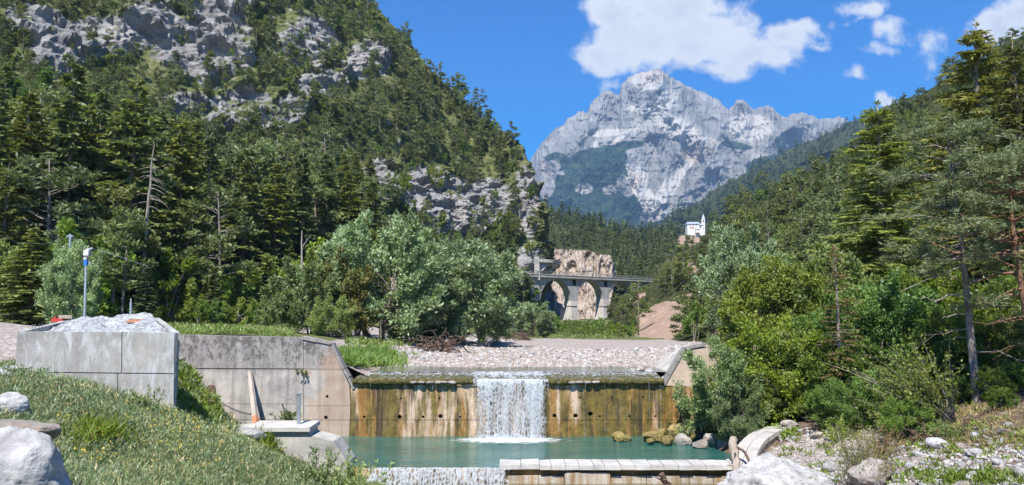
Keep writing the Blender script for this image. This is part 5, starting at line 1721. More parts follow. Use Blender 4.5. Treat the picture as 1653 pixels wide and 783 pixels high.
# mixed wood between them, too many to count
def joined(name, kinds, places, label, cat, smin, smax):
    """one mass of many trees: each kind is scattered over points by geometry nodes"""
    R = np.random.default_rng(len(places))
    root = None
    for ki, geo in enumerate(kinds):
        sel = places[ki::len(kinds)]
        if not len(sel): continue
        n = len(sel)
        me = bpy.data.meshes.new(name)
        me.vertices.add(n)
        me.vertices.foreach_set('co', np.array([p for p, s in sel], np.float32).ravel())
        sc_ = np.array([s for p, s in sel])[:, None] * R.uniform(smin, smax, (n, 1)) * np.stack([np.ones(n), np.ones(n), R.uniform(.85, 1.2, n)], -1)
        ro_ = np.stack([R.normal(0, .03, n), R.normal(0, .03, n), R.uniform(0, 6.283, n)], -1)
        for nm, arr in (('scl', sc_), ('rot', ro_)):
            a_ = me.attributes.new(nm, 'FLOAT_VECTOR', 'POINT')
            a_.data.foreach_set('vector', arr.astype(np.float32).ravel())
        o = link(name if root is None else 'trees', me, root)
        if root is None:
            root = tag(o, label, cat, kind='stuff')
        else:
            tag(o, kind='stuff')
        ng = bpy.data.node_groups.new('scatter', 'GeometryNodeTree')
        ng.interface.new_socket('Geometry', in_out='INPUT', socket_type='NodeSocketGeometry')
        ng.interface.new_socket('Geometry', in_out='OUTPUT', socket_type='NodeSocketGeometry')
        gi, go = ng.nodes.new('NodeGroupInput'), ng.nodes.new('NodeGroupOutput')
        iop = ng.nodes.new('GeometryNodeInstanceOnPoints')
        jn = ng.nodes.new('GeometryNodeJoinGeometry')
        for part in geo:
            key = 'template_' + part.name
            tpl = bpy.data.objects.get(key) or bpy.data.objects.new(key, part)
            oi = ng.nodes.new('GeometryNodeObjectInfo'); oi.inputs['Object'].default_value = tpl
            ng.links.new(oi.outputs['Geometry'], jn.inputs[0])
        e2r = ng.nodes.new('FunctionNodeEulerToRotation')
        for nm, sock in (('scl', iop.inputs['Scale']), ('rot', e2r.inputs[0])):
            na = ng.nodes.new('GeometryNodeInputNamedAttribute'); na.data_type = 'FLOAT_VECTOR'; na.inputs['Name'].default_value = nm
            ng.links.new(na.outputs[0], sock)
        ng.links.new(e2r.outputs[0], iop.inputs['Rotation'])
        ng.links.new(gi.outputs[0], iop.inputs['Points']); ng.links.new(jn.outputs[0], iop.inputs['Instance']); ng.links.new(iop.outputs[0], go.inputs[0])
        md = o.modifiers.new('scatter', 'NODES'); md.node_group = ng
    return root


TINYP = [pine(300 + i, 12, 2.8, .2, 9, 4, 5, 1.5, 0.30, M_pine, spread=0.9) for i in range(2)]
TINYS = [spruce(310 + i, 18, 3.4, 9, 5, .35, 0.04, 2.6, 0.0, M_spruce2, tw=1.2, wid=0.2, blade=.5) for i in range(2)]
TINYL = [broadleaf(320, 8, 3.4, 0.0, 12, 22, 1.1, 0.45, M_leaf)]


def dens_up2(x, y):
    if (x > 600 and y < skyline_left(x) + 4) or y > wood_line(x) + 40: return 0
    r = rock_at(x, y)
    k = float(vnoise(np.array([x / 40.0, y / 28.0, 7.0]), 8))
    return float(np.clip((0.8 + 0.7 * k) * (1 - smooth(-0.1, 0.3, r)), 0.05, 1))


pts, pxs = scatter_px(1300, (-40, -60, 880, 470), dens_up2, 6, [bvh_left], 6)
joined('hillside_scrub', [PN[0], PNF[0], BL[0], PN[1], PNF[1], BLF[0], PN[2]], [(p - [0, 0, .3], random.uniform(10, 27) / F * p[1] / 11.0) for p in pts],
       'low pines and scrub covering the steep slope between the crags', 'scrub', .8, 1.2)

# ---- lower left wood: tall spruces, pines and leafy trees, each standing on the foot of the slope
LOWER = [  # base px, base py, height px, kind, variant
    (30, 480, 330, 's', 0), (100, 470, 380, 's', 1), (205, 500, 395, 's', 2), (150, 440, 300, 's', 3), (285, 480, 300, 's', 0), (330, 470, 250, 's', 1),
    (60, 420, 260, 'p', 0), (250, 430, 270, 's', 3), (390, 500, 250, 's', 2), (440, 490, 240, 's', 0), (485, 480, 235, 's', 3), (525, 470, 215, 's', 1),
    (560, 480, 210, 's', 2), (600, 470, 180, 's', 0), (645, 470, 150, 's', 3), (420, 440, 190, 's', 1), (350, 520, 210, 'p', 1), (300, 515, 170, 'p', 2),
    (10, 430, 250, 's', 2), (-20, 470, 300, 's', 3), (180, 400, 220, 's', 1), (110, 390, 210, 's', 0), (310, 400, 200, 's', 2), (370, 410, 190, 's', 3),
    (460, 420, 170, 's', 0), (500, 410, 150, 's', 2), (545, 410, 140, 's', 1), (230, 370, 180, 'p', 3), (130, 520, 180, 'l', 0), (180, 515, 200, 'p', 0),
    (25, 515, 130, 'l', 1), (270, 520, 130, 'l', 2), (320, 525, 80, 'l', 1), (370, 528, 90, 'l', 0), (400, 528, 100, 'l', 2), (240, 522, 110, 's', 1), (60, 340, 190, 'p', 1),
    (20, 330, 200, 's', 0), (150, 340, 170, 's', 3), (90, 300, 150, 'p', 2), (280, 340, 150, 's', 1), (330, 340, 140, 'p', 0), (400, 350, 130, 's', 2), (450, 360, 120, 's', 3),
    (0, 270, 180, 's', 1), (50, 250, 140, 'l', 0), (110, 240, 110, 'l', 2), (200, 290, 140, 's', 2), (250, 290, 120, 'p', 3), (590, 400, 110, 'p', 1), (640, 400, 110, 's', 1),
    (690, 430, 110, 's', 3), (720, 440, 100, 's', 0), (770, 470, 120, 'p', 2), (800, 475, 110, 's', 1), (825, 480, 110, 's', 2), (845, 490, 90, 'p', 0), (790, 440, 80, 'p', 3), (815, 450, 80, 's', 3),
    (480, 520, 140, 'l', 0), (440, 525, 120, 'l', 1), (510, 470, 180, 'p', 3), (405, 470, 230, 'p', 2), (230, 460, 240, 'p', 1), (70, 500, 260, 'p', 3), (0, 500, 230, 's', 0), (345, 440, 200, 's', 0),
    (160, 480, 270, 's', 0), (130, 450, 290, 's', 2), (55, 455, 270, 's', 3), (300, 440, 230, 's', 3), (265, 400, 210, 's', 0), (210, 430, 250, 's', 1)]
seen_lab = {'s': ['tall dark spruce in the wood at the foot of the cliffs', 'tall spruces at the foot of the cliffs'],
            'p': ['grey green pine among the spruces at the foot of the cliffs', 'pines at the foot of the cliffs'],
            'l': ['bright green leafy tree at the edge of the spruce wood', 'leafy trees at the wood edge']}
special = {(205, 500): 'tallest dark spruce, standing against the pale cliff band', (100, 470): 'tall slim spruce with its tip crossing the pale cliff band',
           (25, 515): 'yellow green leafy tree beside the lamp post at the road end', (130, 520): 'rounded green tree right behind the lamp post',
           (350, 520): 'pine directly behind the grey concrete wing wall'}
for (x, y, hp, k, v) in LOWER:
    p = hit(x, min(y, 524), [bvh_left, bvh_flat])
    kind = {'s': 'spruce', 'p': 'pine', 'l': 'leaf'}[k]
    geo = {'s': SP, 'p': PN, 'l': BL}[k][v % {'s': 4, 'p': 4, 'l': 3}[k]]
    if x > 600: hp *= .62
    s = hp / F * p[1] / H0[kind]
    lab, grp = seen_lab[k]
    lab = near_label((x, y - hp * .5), LOW_MARKS, {'s': 'dark', 'p': 'grey green', 'l': 'bright green'}[k] + (' tall' if hp > 200 else ' middling' if hp > 120 else ' low'), {'s': 'spruce in the wood', 'p': 'pine in the wood', 'l': 'leafy tree'}[k])
    if (x, y) in special: lab = special[(x, y)]
    plant_tree({'s': 'spruce_tree', 'p': 'pine_tree', 'l': 'leafy_tree'}[k], lab, 'tree', grp, geo, p - [0, 0, .3], s, hscale=random.uniform(.95, 1.08))


def dens_low(x, y):
    return float(smooth(250, 360, y + 0.0 * x)) * (0 if (x > 640 and rock_at(x, y) > 0) else 1)


pts, pxs = scatter_px(85, (-30, 240, 860, 520), dens_low, 9, [bvh_left], 22)
for i, (p, q) in enumerate(zip(pts, pxs)):
    hp = random.uniform(90, 150) * (0.45 if q[0] > 600 else 1) * (0.75 if q[1] < 330 else 1)
    k = 's' if i % 5 < 3 else ('p' if i % 5 == 3 else 'l')
    if k == 'l': hp *= 0.6
    geo = {'s': SP, 'p': PN, 'l': BL}[k]; geo = geo[i % len(geo)]
    s = hp / F * p[1] / H0[{'s': 'spruce', 'p': 'pine', 'l': 'leaf'}[k]]
    lab, grp = seen_lab[k]
    lab = near_label((q[0], q[1] - hp * .5), LOW_MARKS, {'s': 'half hidden', 'p': 'half hidden', 'l': 'half hidden'}[k] + (' tall' if hp > 120 else ' middling' if hp > 80 else ' low'), {'s': 'spruce in the wood', 'p': 'pine in the wood', 'l': 'leafy tree'}[k])
    plant_tree({'s': 'spruce_tree', 'p': 'pine_tree', 'l': 'leafy_tree'}[k], lab, 'tree', grp, geo, p - [0, 0, .3], s)
# understorey of the wood
pts, pxs = scatter_px(420, (-30, 300, 860, 528), lambda x, y: 1.0 if not (x > 640 and rock_at(x, y) > 0.1) else 0.1, 10, [bvh_left], 8)
joined('wood_undergrowth', BL, [(p - [0, 0, .3], random.uniform(24, 58) / F * p[1] / 8.0 * (.6 if p[1] > 150 else 1)) for p in pts], 'green bushes filling the floor of the spruce wood', 'undergrowth', .7, 1.2)


# ---- right hillside
def sky_right(x):
    return np.interp(x, [1000, 1052, 1092, 1135, 1195, 1260, 1370, 1480, 1640], [480, 452, 420, 388, 340, 300, 236, 168, 72])


def dens_r(x, y):
    if y < sky_right(x) + 2 or (x < 1062 and y < 505) or (1085 < x < 1150 and y < 430): return 0
    e = float(ell(np.array(x), np.array(y), [(1062, 525, 58, 34, -32), (1100, 500, 40, 20, -35), (1020, 490, 30, 8, -38)]))
    return 0.04 if e > -0.05 else 1.0


pts, pxs = scatter_px(110, (1000, 60, 1560, 520), dens_r, 15, [bvh_right], 18)
for i, (p, q) in enumerate(zip(pts, pxs)):
    hp = random.uniform(26, 44) * np.interp(p[1], [60, 150, 280], [2.6, 1.6, 0.9])
    if q[0] < 1120: hp *= 0.62
    k = 'p' if i % 3 else ('l' if i % 2 else 's')
    if q[0] < 1120 and q[1] > 440: k = 'l' if i % 3 else 'p'
    if k == 'l': hp *= 0.62
    geo = {'s': SP, 'p': PN, 'l': BL}[k]; geo = geo[i % len(geo)]
    s = hp / F * p[1] / H0[{'s': 'spruce', 'p': 'pine', 'l': 'leaf'}[k]]
    edge = abs(q[1] - sky_right(q[0])) < 25
    lab = near_label((q[0], q[1] - hp * .5), RIGHT_MARKS, 'tall' if hp > 60 else 'middling' if hp > 38 else 'small', {'p': 'dark pine', 's': 'pointed spruce', 'l': 'rounded leafy tree'}[k] + (' on the skyline' if edge else ' on the slope'))
    grp = 'trees on the wooded slope across from the cliffs'
    plant_tree({'s': 'spruce_tree', 'p': 'pine_tree', 'l': 'leafy_tree'}[k], lab, 'tree', grp, geo, p - [0, 0, .4], s * random.uniform(.9, 1.1))
pts, pxs = scatter_px(900, (985, 60, 1700, 560), lambda x, y: dens_r(x, y), 16, [bvh_right], 8)
joined('slope_scrub', [PN[0], PNF[0], BL[1], PN[3], BL[2], PNF[2], PN[1]], [(p - [0, 0, .3], random.uniform(24, 46) / F * p[1] / 10.0 * np.interp(p[1], [50, 150, 280], [2.2, 1.3, .75])) for p in pts], 'scrub and young pines filling the slope between taller trees', 'scrub', .7, 1.1)

# ---- wooded hill behind the viaduct and the blue ridge: far woods that read as one mass
pts, _ = scatter_px(2100, (800, 325, 1330, 480), lambda x, y: 0.03 if (ell(np.array(x), np.array(y), [(1122, 392, 30, 20), (1130, 376, 28, 6)]) > 0 or (875 < x < 990 and y > 404)) else 1.0, 21, [bvh_mid], 2.1)
joined('hill_forest', TINYS + TINYP, [(p - [0, 0, .5], random.uniform(18, 30) / F * p[1] / 18.0) for p in pts], 'dark pine forest on the low hill behind the viaduct', 'forest', .8, 1.25)
pts, _ = scatter_px(2300, (985, 160, 1660, 440), lambda x, y: 1.0, 22, [bvh_far], 2.2)
MICRO = [spruce(330 + i, 18, 4.2, 6, 4, .3, 0.02, 3.4, 0.0, M_spruce2, tw=0.7, wid=0.32, blade=.6) for i in range(2)]
joined('ridge_forest', MICRO, [(p - [0, 0, 1], random.uniform(14, 24) / 18.0) for p in pts], 'hazy blue green forest on the far ridge', 'forest', .8, 1.3)

# scrub on the valley floor below the viaduct
pts, _ = scatter_px(330, (800, 478, 1030, 543), lambda x, y: 1.0, 23, [bvh_flat, bvh_right], 4)
joined('valley_scrub', [BLF[0], TINYL[0], BLF[1]], [(p - [0, 0, .2], random.uniform(7, 14) / F * p[1] / 8.0) for p in pts if 112 < p[1] < 190], 'low green scrub on the valley floor below the viaduct', 'scrub', .8, 1.2)

# ================================================================== willows and bushes behind the gravel bar
def at_base(px, py, Y, bvh):
    p = at(px, py, Y)
    q = drop(p[0], p[1], bvh)
    return q if q is not None else p


def grow(geo, h0, name, label, px, pyb, pyt, Y, bvh, cat='tree', group=None, wide=1.0, rz=None, tilt=(0, 0)):
    """stand a tree at photo column px and distance Y, reaching up to the row pyt"""
    b = at_base(px, pyb, Y, bvh)
    hh = at(px, pyt, Y)[2] - b[2]
    s = hh / h0
    t = thing(name, label, cat, b - [0, 0, .05], (tilt[0], tilt[1], random.uniform(0, 6.28) if rz is None else rz), (s * wide, s * wide, s), group)
    link('trunk', geo[0], t); link('crown', geo[1], t)
    return t


WL = [broadleaf(600 + i, 10, [4.2, 5.0, 4.4][i], 0.0, 210, 190, 0.30, 0.075, M_willow, stems=4, rc=0.22, up=0.35, top=0.9, cfill=1.0) for i in range(3)]
M_olive = foliage_mat('olive_leaves', (0.108, 0.115, 0.036), (0.239, 0.223, 0.074), 0.35, 0.01, 0.02)
M_sage = foliage_mat('sage_leaves', (0.144, 0.200, 0.066), (0.332, 0.410, 0.150), 0.38, 0.012, 0.02)
OB = broadleaf(610, 8, 3.0, 0.0, 130, 170, 0.26, 0.06, M_olive, stems=4, rc=.22)
SB = [broadleaf(612 + i, 6, 3.3, 0.0, 140, 180, 0.22, 0.055, M_sage, stems=4, rc=.22) for i in range(2)]
YB_ = broadleaf(615, 8, 2.6, 0.04, 80, 170, 0.26, 0.07, M_leafy, stems=3, rc=.22)
grow(WL[0], 10, 'willow_tree', 'big silvery willow at the middle of the far bank', 618, 552, 345, 66, bvh_flat, wide=1.12)
grow(WL[1], 10, 'willow_tree', 'second broad grey willow right of the biggest one', 735, 548, 380, 74, bvh_flat, wide=1.1)
grow(WL[2], 10, 'willow_tree', 'greener willow wedged between the two big grey willows', 690, 550, 398, 72, bvh_flat, wide=.9)
grow(WL[1], 10, 'willow_tree', 'grey willow behind the right flank of the broad willow', 778, 545, 450, 84, bvh_flat, wide=.8)
grow(WL[2], 10, 'willow_tree', 'low willow bush near the far gauge post', 862, 541, 486, 112, bvh_flat, wide=1.3)
grow(OB, 8, 'leafy_tree', 'olive brown leafy tree left of the big silvery willow', 562, 550, 408, 62, bvh_flat, wide=.95)
grow(SB[0], 6, 'leafy_bush', 'broad sage green bush above the wing wall end', 502, 546, 418, 62, bvh_flat, 'bush', wide=1.0)
grow(SB[1], 6, 'leafy_bush', 'pale bush tucked under the olive brown tree', 535, 548, 478, 58, bvh_flat, 'bush', wide=1.0)
grow(YB_, 8, 'leafy_tree', 'yellow green tree rising behind the big silvery willow', 578, 545, 352, 84, bvh_flat, wide=.9)
grow(YB_, 8, 'leafy_tree', 'light green tree behind the sage bush', 520, 540, 392, 86, bvh_flat, wide=.8)
grow(SB[0], 6, 'leafy_bush', 'green bush at the foot of the wood left of the sage bush', 452, 541, 470, 68, bvh_flat, 'bush')
for i, (x, yb, yt, Y, w) in enumerate([(420, 540, 486, 72, 1.1), (385, 538, 478, 74, 1.0), (345, 536, 480, 72, 1.1), (312, 533, 476, 68, 1.0), (280, 531, 488, 66, 1.2), (248, 529, 490, 70, 1.1)]):
    grow(BL[i % 3], 8, 'leafy_bush', 'bright green bush behind the wing wall, number %s from the bin' % ['six', 'five', 'four', 'three', 'two', 'one'][i], x, yb, yt, Y, bvh_flat, 'bush', 'bushes behind the wing wall', w)
grow(SP[0], 18, 'spruce_tree', 'bushy yellow green spruce beside the road end', 48, 509, 362, 60, bvh_flat, wide=1.75)
grow(SP[2], 18, 'spruce_tree', 'low golden spruce left of the grey willow at the road', 88, 508, 425, 64, bvh_flat, wide=1.7)
grow(WL[0], 10, 'willow_tree', 'slender grey willow beside the lamp post', 118, 509, 388, 58, bvh_flat, wide=.72)
grow(PN[2], 12, 'pine_tree', 'pine with a bare pale trunk behind the concrete bin', 196, 515, 345, 62, bvh_flat, wide=.9)
grow(SP[1], 18, 'spruce_tree', 'dark low spruce behind the marker post', 232, 520, 428, 58, bvh_flat, wide=1.6)
grow(SP[3], 18, 'spruce_tree', 'dark spruce standing behind the bright bushes', 345, 530, 428, 80, bvh_flat, wide=1.4)
for i, (x, yb, yt, Y, w) in enumerate([(896, 535, 508, 190, 1.5), (942, 532, 524, 205, 1.6), (968, 532, 516, 215, 1.5), (990, 542, 522, 160, 1.4), (955, 540, 522, 160, 1.6), (1000, 545, 520, 140, 1.5), (925, 540, 528, 170, 1.5), (885, 540, 500, 150, 1.4), (985, 535, 520, 190, 1.3), (1015, 545, 525, 140, 1.3)]):
    b = hit(x, yb, [bvh_flat, bvh_right]); s = (at(x, yt, b[1])[2] - b[2]) / 8
    plant_tree('leafy_bush', 'green bush below the viaduct, %s from the cliff' % ['second', 'fourth', 'seventh', 'ninth', 'sixth', 'tenth', 'third', 'first', 'eighth', 'eleventh'][i], 'bush', 'bushes below the viaduct', BLF[i % 2] if i % 3 else BL[2], b, s)

# dead leaning trunk and bare stems in the wood
q = at(237, 352, 90); top = at(249, 232, 89)
gq = drop(q[0] - .3, q[1], bvh_left); gq = gq if gq is not None else drop(q[0] - .3, q[1], bvh_flat)
dt = thing('dead_tree', 'bare grey leaning trunk with dead side branches in the dark wood', 'tree', gq)
R = np.random.default_rng(5); s = np.linspace(0, 1, 8)[:, None]
path = q + (top - q) * s + R.normal(0, .08, (8, 3)) * s
add_part(MB().tube(np.concatenate([[gq - [0, 0, .4], (gq + q) / 2 + [.05, 0, 0]], path]), np.linspace(.24, .05, 10), 7), 'trunk', M_dead, dt)
for k in range(26):
    f = R.uniform(.1, .95); o = q + (top - q) * f; L = R.uniform(1.3, 3.6) * (1.15 - f); a = R.uniform(-0.9, 0.6) if k % 4 else R.uniform(2.4, 3.6)
    s4 = np.linspace(0, 1, 5)
    pth = o + np.stack([np.cos(a) * L * s4, -np.abs(np.sin(a)) * L * s4 * .7 - .3 * s4, L * (.12 * s4 - .5 * s4 ** 2)], -1) + R.normal(0, .06, (5, 3)) * s4[:, None]
    add_part(MB().tube(pth, .045 * (1 - .85 * s4), 4, False), 'branch', M_dead, dt)
for i, (x, y0, y1, lab) in enumerate([(484, 425, 372, 'pale bare stem rising above the sage bush')]):
    q = hit(x, y0, [bvh_left]) ; Yq = min(q[1] - 12, 82)
    a, b = at(x, y0 + 40, Yq), at(x + 5, y1, Yq)
    t = thing('bare_trunk', lab, 'tree', a)
    add_part(MB().tube([a + (b - a) * k + np.array([.1 * math.sin(5 * k), 0, 0]) for k in np.linspace(0, 1, 6)], np.linspace(.14, .05, 6), 6), 'trunk', M_dead, t)
    add_part(MB().tube([a + (b - a) * .7, b + np.array([.9, 0, -.4])], [.06, .02], 4), 'branch', M_dead, t)

# ================================================================== right bank trees
NB = [broadleaf(640 + i, 6, [2.5, 2.9, 2.4][i], 0.0, 170, 190, [0.16, .15, .17][i], [0.048, .043, .053][i], [M_leafy, M_leaf, M_leaf][i], stems=5, rc=.24, cfill=1.0) for i in range(3)]
NW = broadleaf(650, 8, 2.6, 0.03, 150, 230, 0.19, 0.04, M_willow, stems=4, rc=.22, up=.4, cfill=1.0)
NWb = broadleaf(651, 5, 2.3, 0.0, 120, 230, 0.15, 0.032, M_sage, stems=6, rc=.22, up=.45, cfill=1.0)
grow(NW, 8, 'willow_tree', 'tall grey green willow beside the pale wing wall', 1200, 575, 345, 50, bvh_flat, wide=.80)
grow(NW, 8, 'willow_tree', 'willow crown leaning out left of the bright bushes', 1232, 600, 395, 48, bvh_flat, wide=.85)
grow(NWb, 5, 'willow_bush', 'pale willow bush hanging over the pool corner', 1168, 695, 545, 38.6, bvh_near, 'bush', wide=.9)
grow(NWb, 5, 'willow_bush', 'low willow bush at the end of the mossy rocks', 1190, 705, 618, 36.8, bvh_near, 'bush', wide=.95)
grow(NWb, 5, 'willow_bush', 'willow bush growing up in front of the wing wall coping', 1150, 695, 588, 40.0, bvh_near, 'bush', wide=.5)
XR = [(1262, 680, 412, 44, 0, 'light green leafy bush beside the tall grey willow', 1.1), (1322, 672, 392, 46, 0, 'yellow green leafy tree left of the rusty conifer', 1.05), (1240, 685, 515, 39.5, 1, 'dark leafy bush over the shaded stream corner', 1.0),
      (1300, 685, 520, 39, 0, 'low light green bush above the curved wall', 1.1), (1385, 665, 470, 40, 1, 'green bush behind the fan shaped shrub', 1.1), (1440, 655, 440, 41, 2, 'dark green bush below the larch', 1.0), (1500, 650, 430, 43, 1, 'leafy bush between larch and bare trunk pine', 1.0),
      (1610, 650, 455, 40, 2, 'broad green bush right of the bare trunk pine', 1.05), (1650, 650, 430, 42, 1, 'leafy bush at the right picture edge', 1.1), (1345, 668, 540, 37, 2, 'deep green bush at the foot of the rusty conifer', 1.0), (1535, 655, 500, 38, 1, 'green thicket behind the bare trunk pine', 1.1),
      (1280, 640, 440, 58, 1, 'green tree further back behind the light bush', 1.0), (1400, 630, 420, 60, 2, 'green tree further back left of the larch', 1.0), (1690, 640, 480, 36, 0, 'leafy branches entering at the right edge', 1.0)]
for (x, yb, yt, Y, v, lab, w) in XR:
    grow(NB[v], 6, 'leafy_bush', lab, x, yb, yt, Y, bvh_near if Y < 41 else bvh_flat, 'bush', None, w)
for i, (x, yb, yt, Y, w, lab) in enumerate([(1370, 690, 610, 33.5, 1.3, 'low dark bush behind the dry shrub'), (1425, 682, 590, 34, 1.3, 'low bush left of the fan shaped shrub'), (1455, 690, 640, 31, 1.5, 'small bush at the brown bank edge'), (1600, 672, 590, 33, 1.2, 'low bush right of the bare trunk'), (1640, 668, 580, 34, 1.2, 'low bush under the red barked pine'),
                                               (1300, 690, 600, 37.5, 1.2, 'shaded bush behind the curved wall'), (1465, 705, 640, 29.5, 1.2, 'light green bush reaching down to the bank stones'), (1620, 690, 620, 30, 1.2, 'low green bush above the root tangle'), (1215, 700, 600, 39.5, 1.1, 'shaded bush between willow bush and curved wall'), (1335, 690, 620, 36, 1.2, 'shaded bush at the curved wall end'), (1555, 668, 600, 34, 1.1, 'low bush left of the bare trunk')]):
    grow(NB[(i + 1) % 3], 6, 'leafy_bush', lab, x, yb, yt, Y, bvh_near, 'bush', None, w)
M_rusty = foliage_mat('rusty_needles', (0.123, 0.101, 0.041), (0.289, 0.209, 0.089), 0.3, 0.01, 0)
M_gold = foliage_mat('golden_spruce_needles', (0.091, 0.105, 0.023), (0.289, 0.275, 0.062), 0.36, .005, .015)
LARCH = spruce(660, 18, 3.6, 46, 9, .55, 0.05, 0.85, 0.9, M_larch, tw=9, gap=0.3, wid=0.055, blade=.34, power=.75)
BIGS = [spruce(662 + i, 20, [4.2, 3.8][i], 50, 9, [.5, .45][i], 0.05, 0.85, 0.7, M_gold, tw=8, gap=0.3, wid=0.065, blade=.32, power=.7) for i in range(2)]
RUST = spruce(666, 9, 2.0, 30, 6, .25, 0.1, 0.6, 0.3, M_rusty, tw=8, sparse=.35, wid=.04, blade=.3)
grow(LARCH, 18, 'larch_tree', 'pale green larch with drooping tiers, tip above the slope skyline', 1432, 610, 164, 50, bvh_flat, wide=1.55)
grow(BIGS[0], 20, 'spruce_tree', 'big golden green spruce rising highest on the right', 1606, 610, 34, 50, bvh_flat, wide=1.3)
grow(BIGS[1], 20, 'spruce_tree', 'spruce at the right edge beside the biggest one', 1668, 610, 60, 46, bvh_flat, wide=.95)
grow(BIGS[1], 20, 'spruce_tree', 'shaded spruce behind the bare trunk pine', 1530, 600, 190, 58, bvh_flat, wide=1.0)
grow(RUST, 9, 'conifer_tree', 'sparse rusty brown conifer among light green bushes', 1358, 668, 395, 36.5, bvh_near, wide=1.0)
M_pinenear = foliage_mat('near_pine_needles', (0.087, 0.115, 0.050), (0.224, 0.263, 0.116), 0.3, 0.005, .02)
PNEAR = [pine(670, 12, 3.3, .50, 60, 13, 26, 0.26, 0.02, M_pinenear, M_bark, .55, .012, dead=5, spread=.55, thick=1.0), pine(671, 10, 3.4, .42, 56, 13, 26, 0.26, 0.02, M_pinenear, M_barkred, .55, .03, dead=8, spread=.55, thick=1.25)]
tp_ = grow(PNEAR[0], 12, 'pine_tree', 'tall pine with bare lower trunk and dead grey branches', 1578, 663, 212, 33, bvh_near, rz=0.0, tilt=(0, -0.055))
for k_, ln in enumerate([[(1556, 393), (1522, 399), (1488, 413)], [(1557, 404), (1526, 414), (1498, 431)], [(1558, 417), (1530, 419), (1500, 433)], [(1563, 476), (1532, 475), (1508, 486), (1492, 479), (1484, 484)], [(1553, 345), (1540, 364), (1530, 382)],
                         [(1558, 428), (1505, 448), (1452, 470)], [(1559, 418), (1585, 414), (1612, 417)], [(1565, 505), (1540, 508), (1520, 512)], [(1554, 362), (1528, 372), (1516, 392)], [(1562, 455), (1590, 450), (1604, 456)]]):
    pl = np.array([at(x_, y_, 33.0 - .55 * i_) for i_, (x_, y_) in enumerate(ln)])
    s_ = np.linspace(0, len(pl) - 1, 9); Q_ = np.stack([np.interp(s_, np.arange(len(pl)), pl[:, c_]) for c_ in range(3)], -1) + np.random.default_rng(k_).normal(0, .025, (9, 3))
    o_ = add_part(MB().tube(Q_, .042 * np.linspace(1, .2, 9), 5), 'dead_branch', M_dead, tp_)
grow(PNEAR[1], 10, 'pine_tree', 'red barked pine at the right picture edge', 1676, 650, 265, 31, bvh_near, rz=.4, tilt=(0, -0.06))

# fan shaped shrub and dry shrubs
def fan_shrub(name, label, base, n, L, lean, spread, leaf, wid, mat, bark, seed, per=26, rad=.014, lfrom=.25):
    R = np.random.default_rng(seed); tm = MB(); Ps, Ds = [], []
    for k in range(n):
        a = R.normal(0, spread, 3); d = norm_(np.array(lean) + a); l = L * R.uniform(.55, 1.1)
        s = np.linspace(0, 1, 7)
        pth = np.outer(s * l, d) + np.outer(s ** 2 * l * .18, [R.normal(0, .5), R.normal(0, .5), -.6]) + np.array([R.normal(0, .12), R.normal(0, .12), -.1])
        tm.tube(pth, rad * (1.1 - s), 4, False)
        f = R.uniform(lfrom, 1, per); c = np.stack([np.interp(f, s, pth[:, i]) for i in range(3)], -1)
        Ps.append(c + R.normal(0, .05 * L * .4, (per, 3))); Ds.append(norm(R.normal(0, .7, (per, 3)) + d))
    P, D = np.concatenate(Ps), np.concatenate(Ds); m_ = len(P)
    t = thing(name, label, 'shrub', base)
    link('stem', tm.mesh('stem', bark, True), t)
    link('foliage', leaves_mesh('foliage', P, D, norm(np.cross(D, rand_dirs(R, m_))), leaf * R.uniform(.6, 1.3, m_), wid, R.random(m_), mat), t)
    return t


fan_shrub('fan_shrub', 'shrub with long pale stems fanning out to the left', at_base(1535, 672, 30.5, bvh_near), 64, 4.4, (-.70, -.2, .85), .30, .14, .04, M_leafy, M_dead, 71, 56, .030, .3)
fan_shrub('fan_shrub', 'upright light green shrub below the bare trunk pine', at_base(1480, 672, 31.5, bvh_near), 34, 3.0, (-.35, -.1, 1), .35, .14, .042, M_leafy, M_dead, 72, 40, .026, .35)
fan_shrub('dry_shrub', 'brownish dry shrub among the pale rocks', at_base(1392, 778, 26, bvh_near), 150, 2.3, (-.1, -.2, 1), .5, .10, .014, M_olive, M_dead, 73, 34, .010, .15)
fan_shrub('dry_shrub', 'second dry shrub right behind the brownish one', at_base(1420, 745, 28, bvh_near), 60, 1.5, (.1, -.1, 1), .55, .10, .014, M_dryf, M_root, 74, 24, .010, .15)
fan_shrub('young_conifer', 'small golden green young conifer by the curved wall end', at_base(1358, 708, 32, bvh_near), 34, 1.2, (0, -.1, 1), .7, .13, .022, M_leafy, M_bark, 75, 40)
fan_shrub('young_conifer', 'small golden green young conifer under the fan shrub', at_base(1530, 728, 28, bvh_near), 34, 0.9, (0, -.1, 1), .7, .11, .02, M_leafy, M_bark, 76, 40)
fan_shrub('willow_sapling', 'leafy willow sapling before the near cascade', at_base(560, 800, 24, bvh_near), 26, 1.75, (.12, 0, 1), .30, .16, .024, M_sage, M_bark, 77, 44, .012)
fan_shrub('willow_sapling', 'second willow sapling nearer the abutment', at_base(515, 790, 24, bvh_near), 18, 1.5, (0, 0, 1), .28, .15, .024, M_sage, M_bark, 78, 40, .012)
fan_shrub('willow_sapling', 'small sapling in front of the lower bin panel', at_base(232, 668, 22, bvh_near), 9, 1.0, (0, 0, 1), .25, .12, .02, M_sage, M_bark, 79, 34, .01)
fan_shrub('wall_plant', 'grey leafed shrub rooted at the foot of the wing wall', at(466, 690, 39.8), 30, 1.2, (-.1, -.2, 1), .45, .13, .03, M_sage, M_bark, 80, 40, .012)
fan_shrub('wall_plant', 'small green tuft growing from the wing wall joint', at(489, 602, YW - .05), 12, .42, (0, -.5, .9), .5, .10, .03, M_leafy, M_bark, 81, 16, .006)

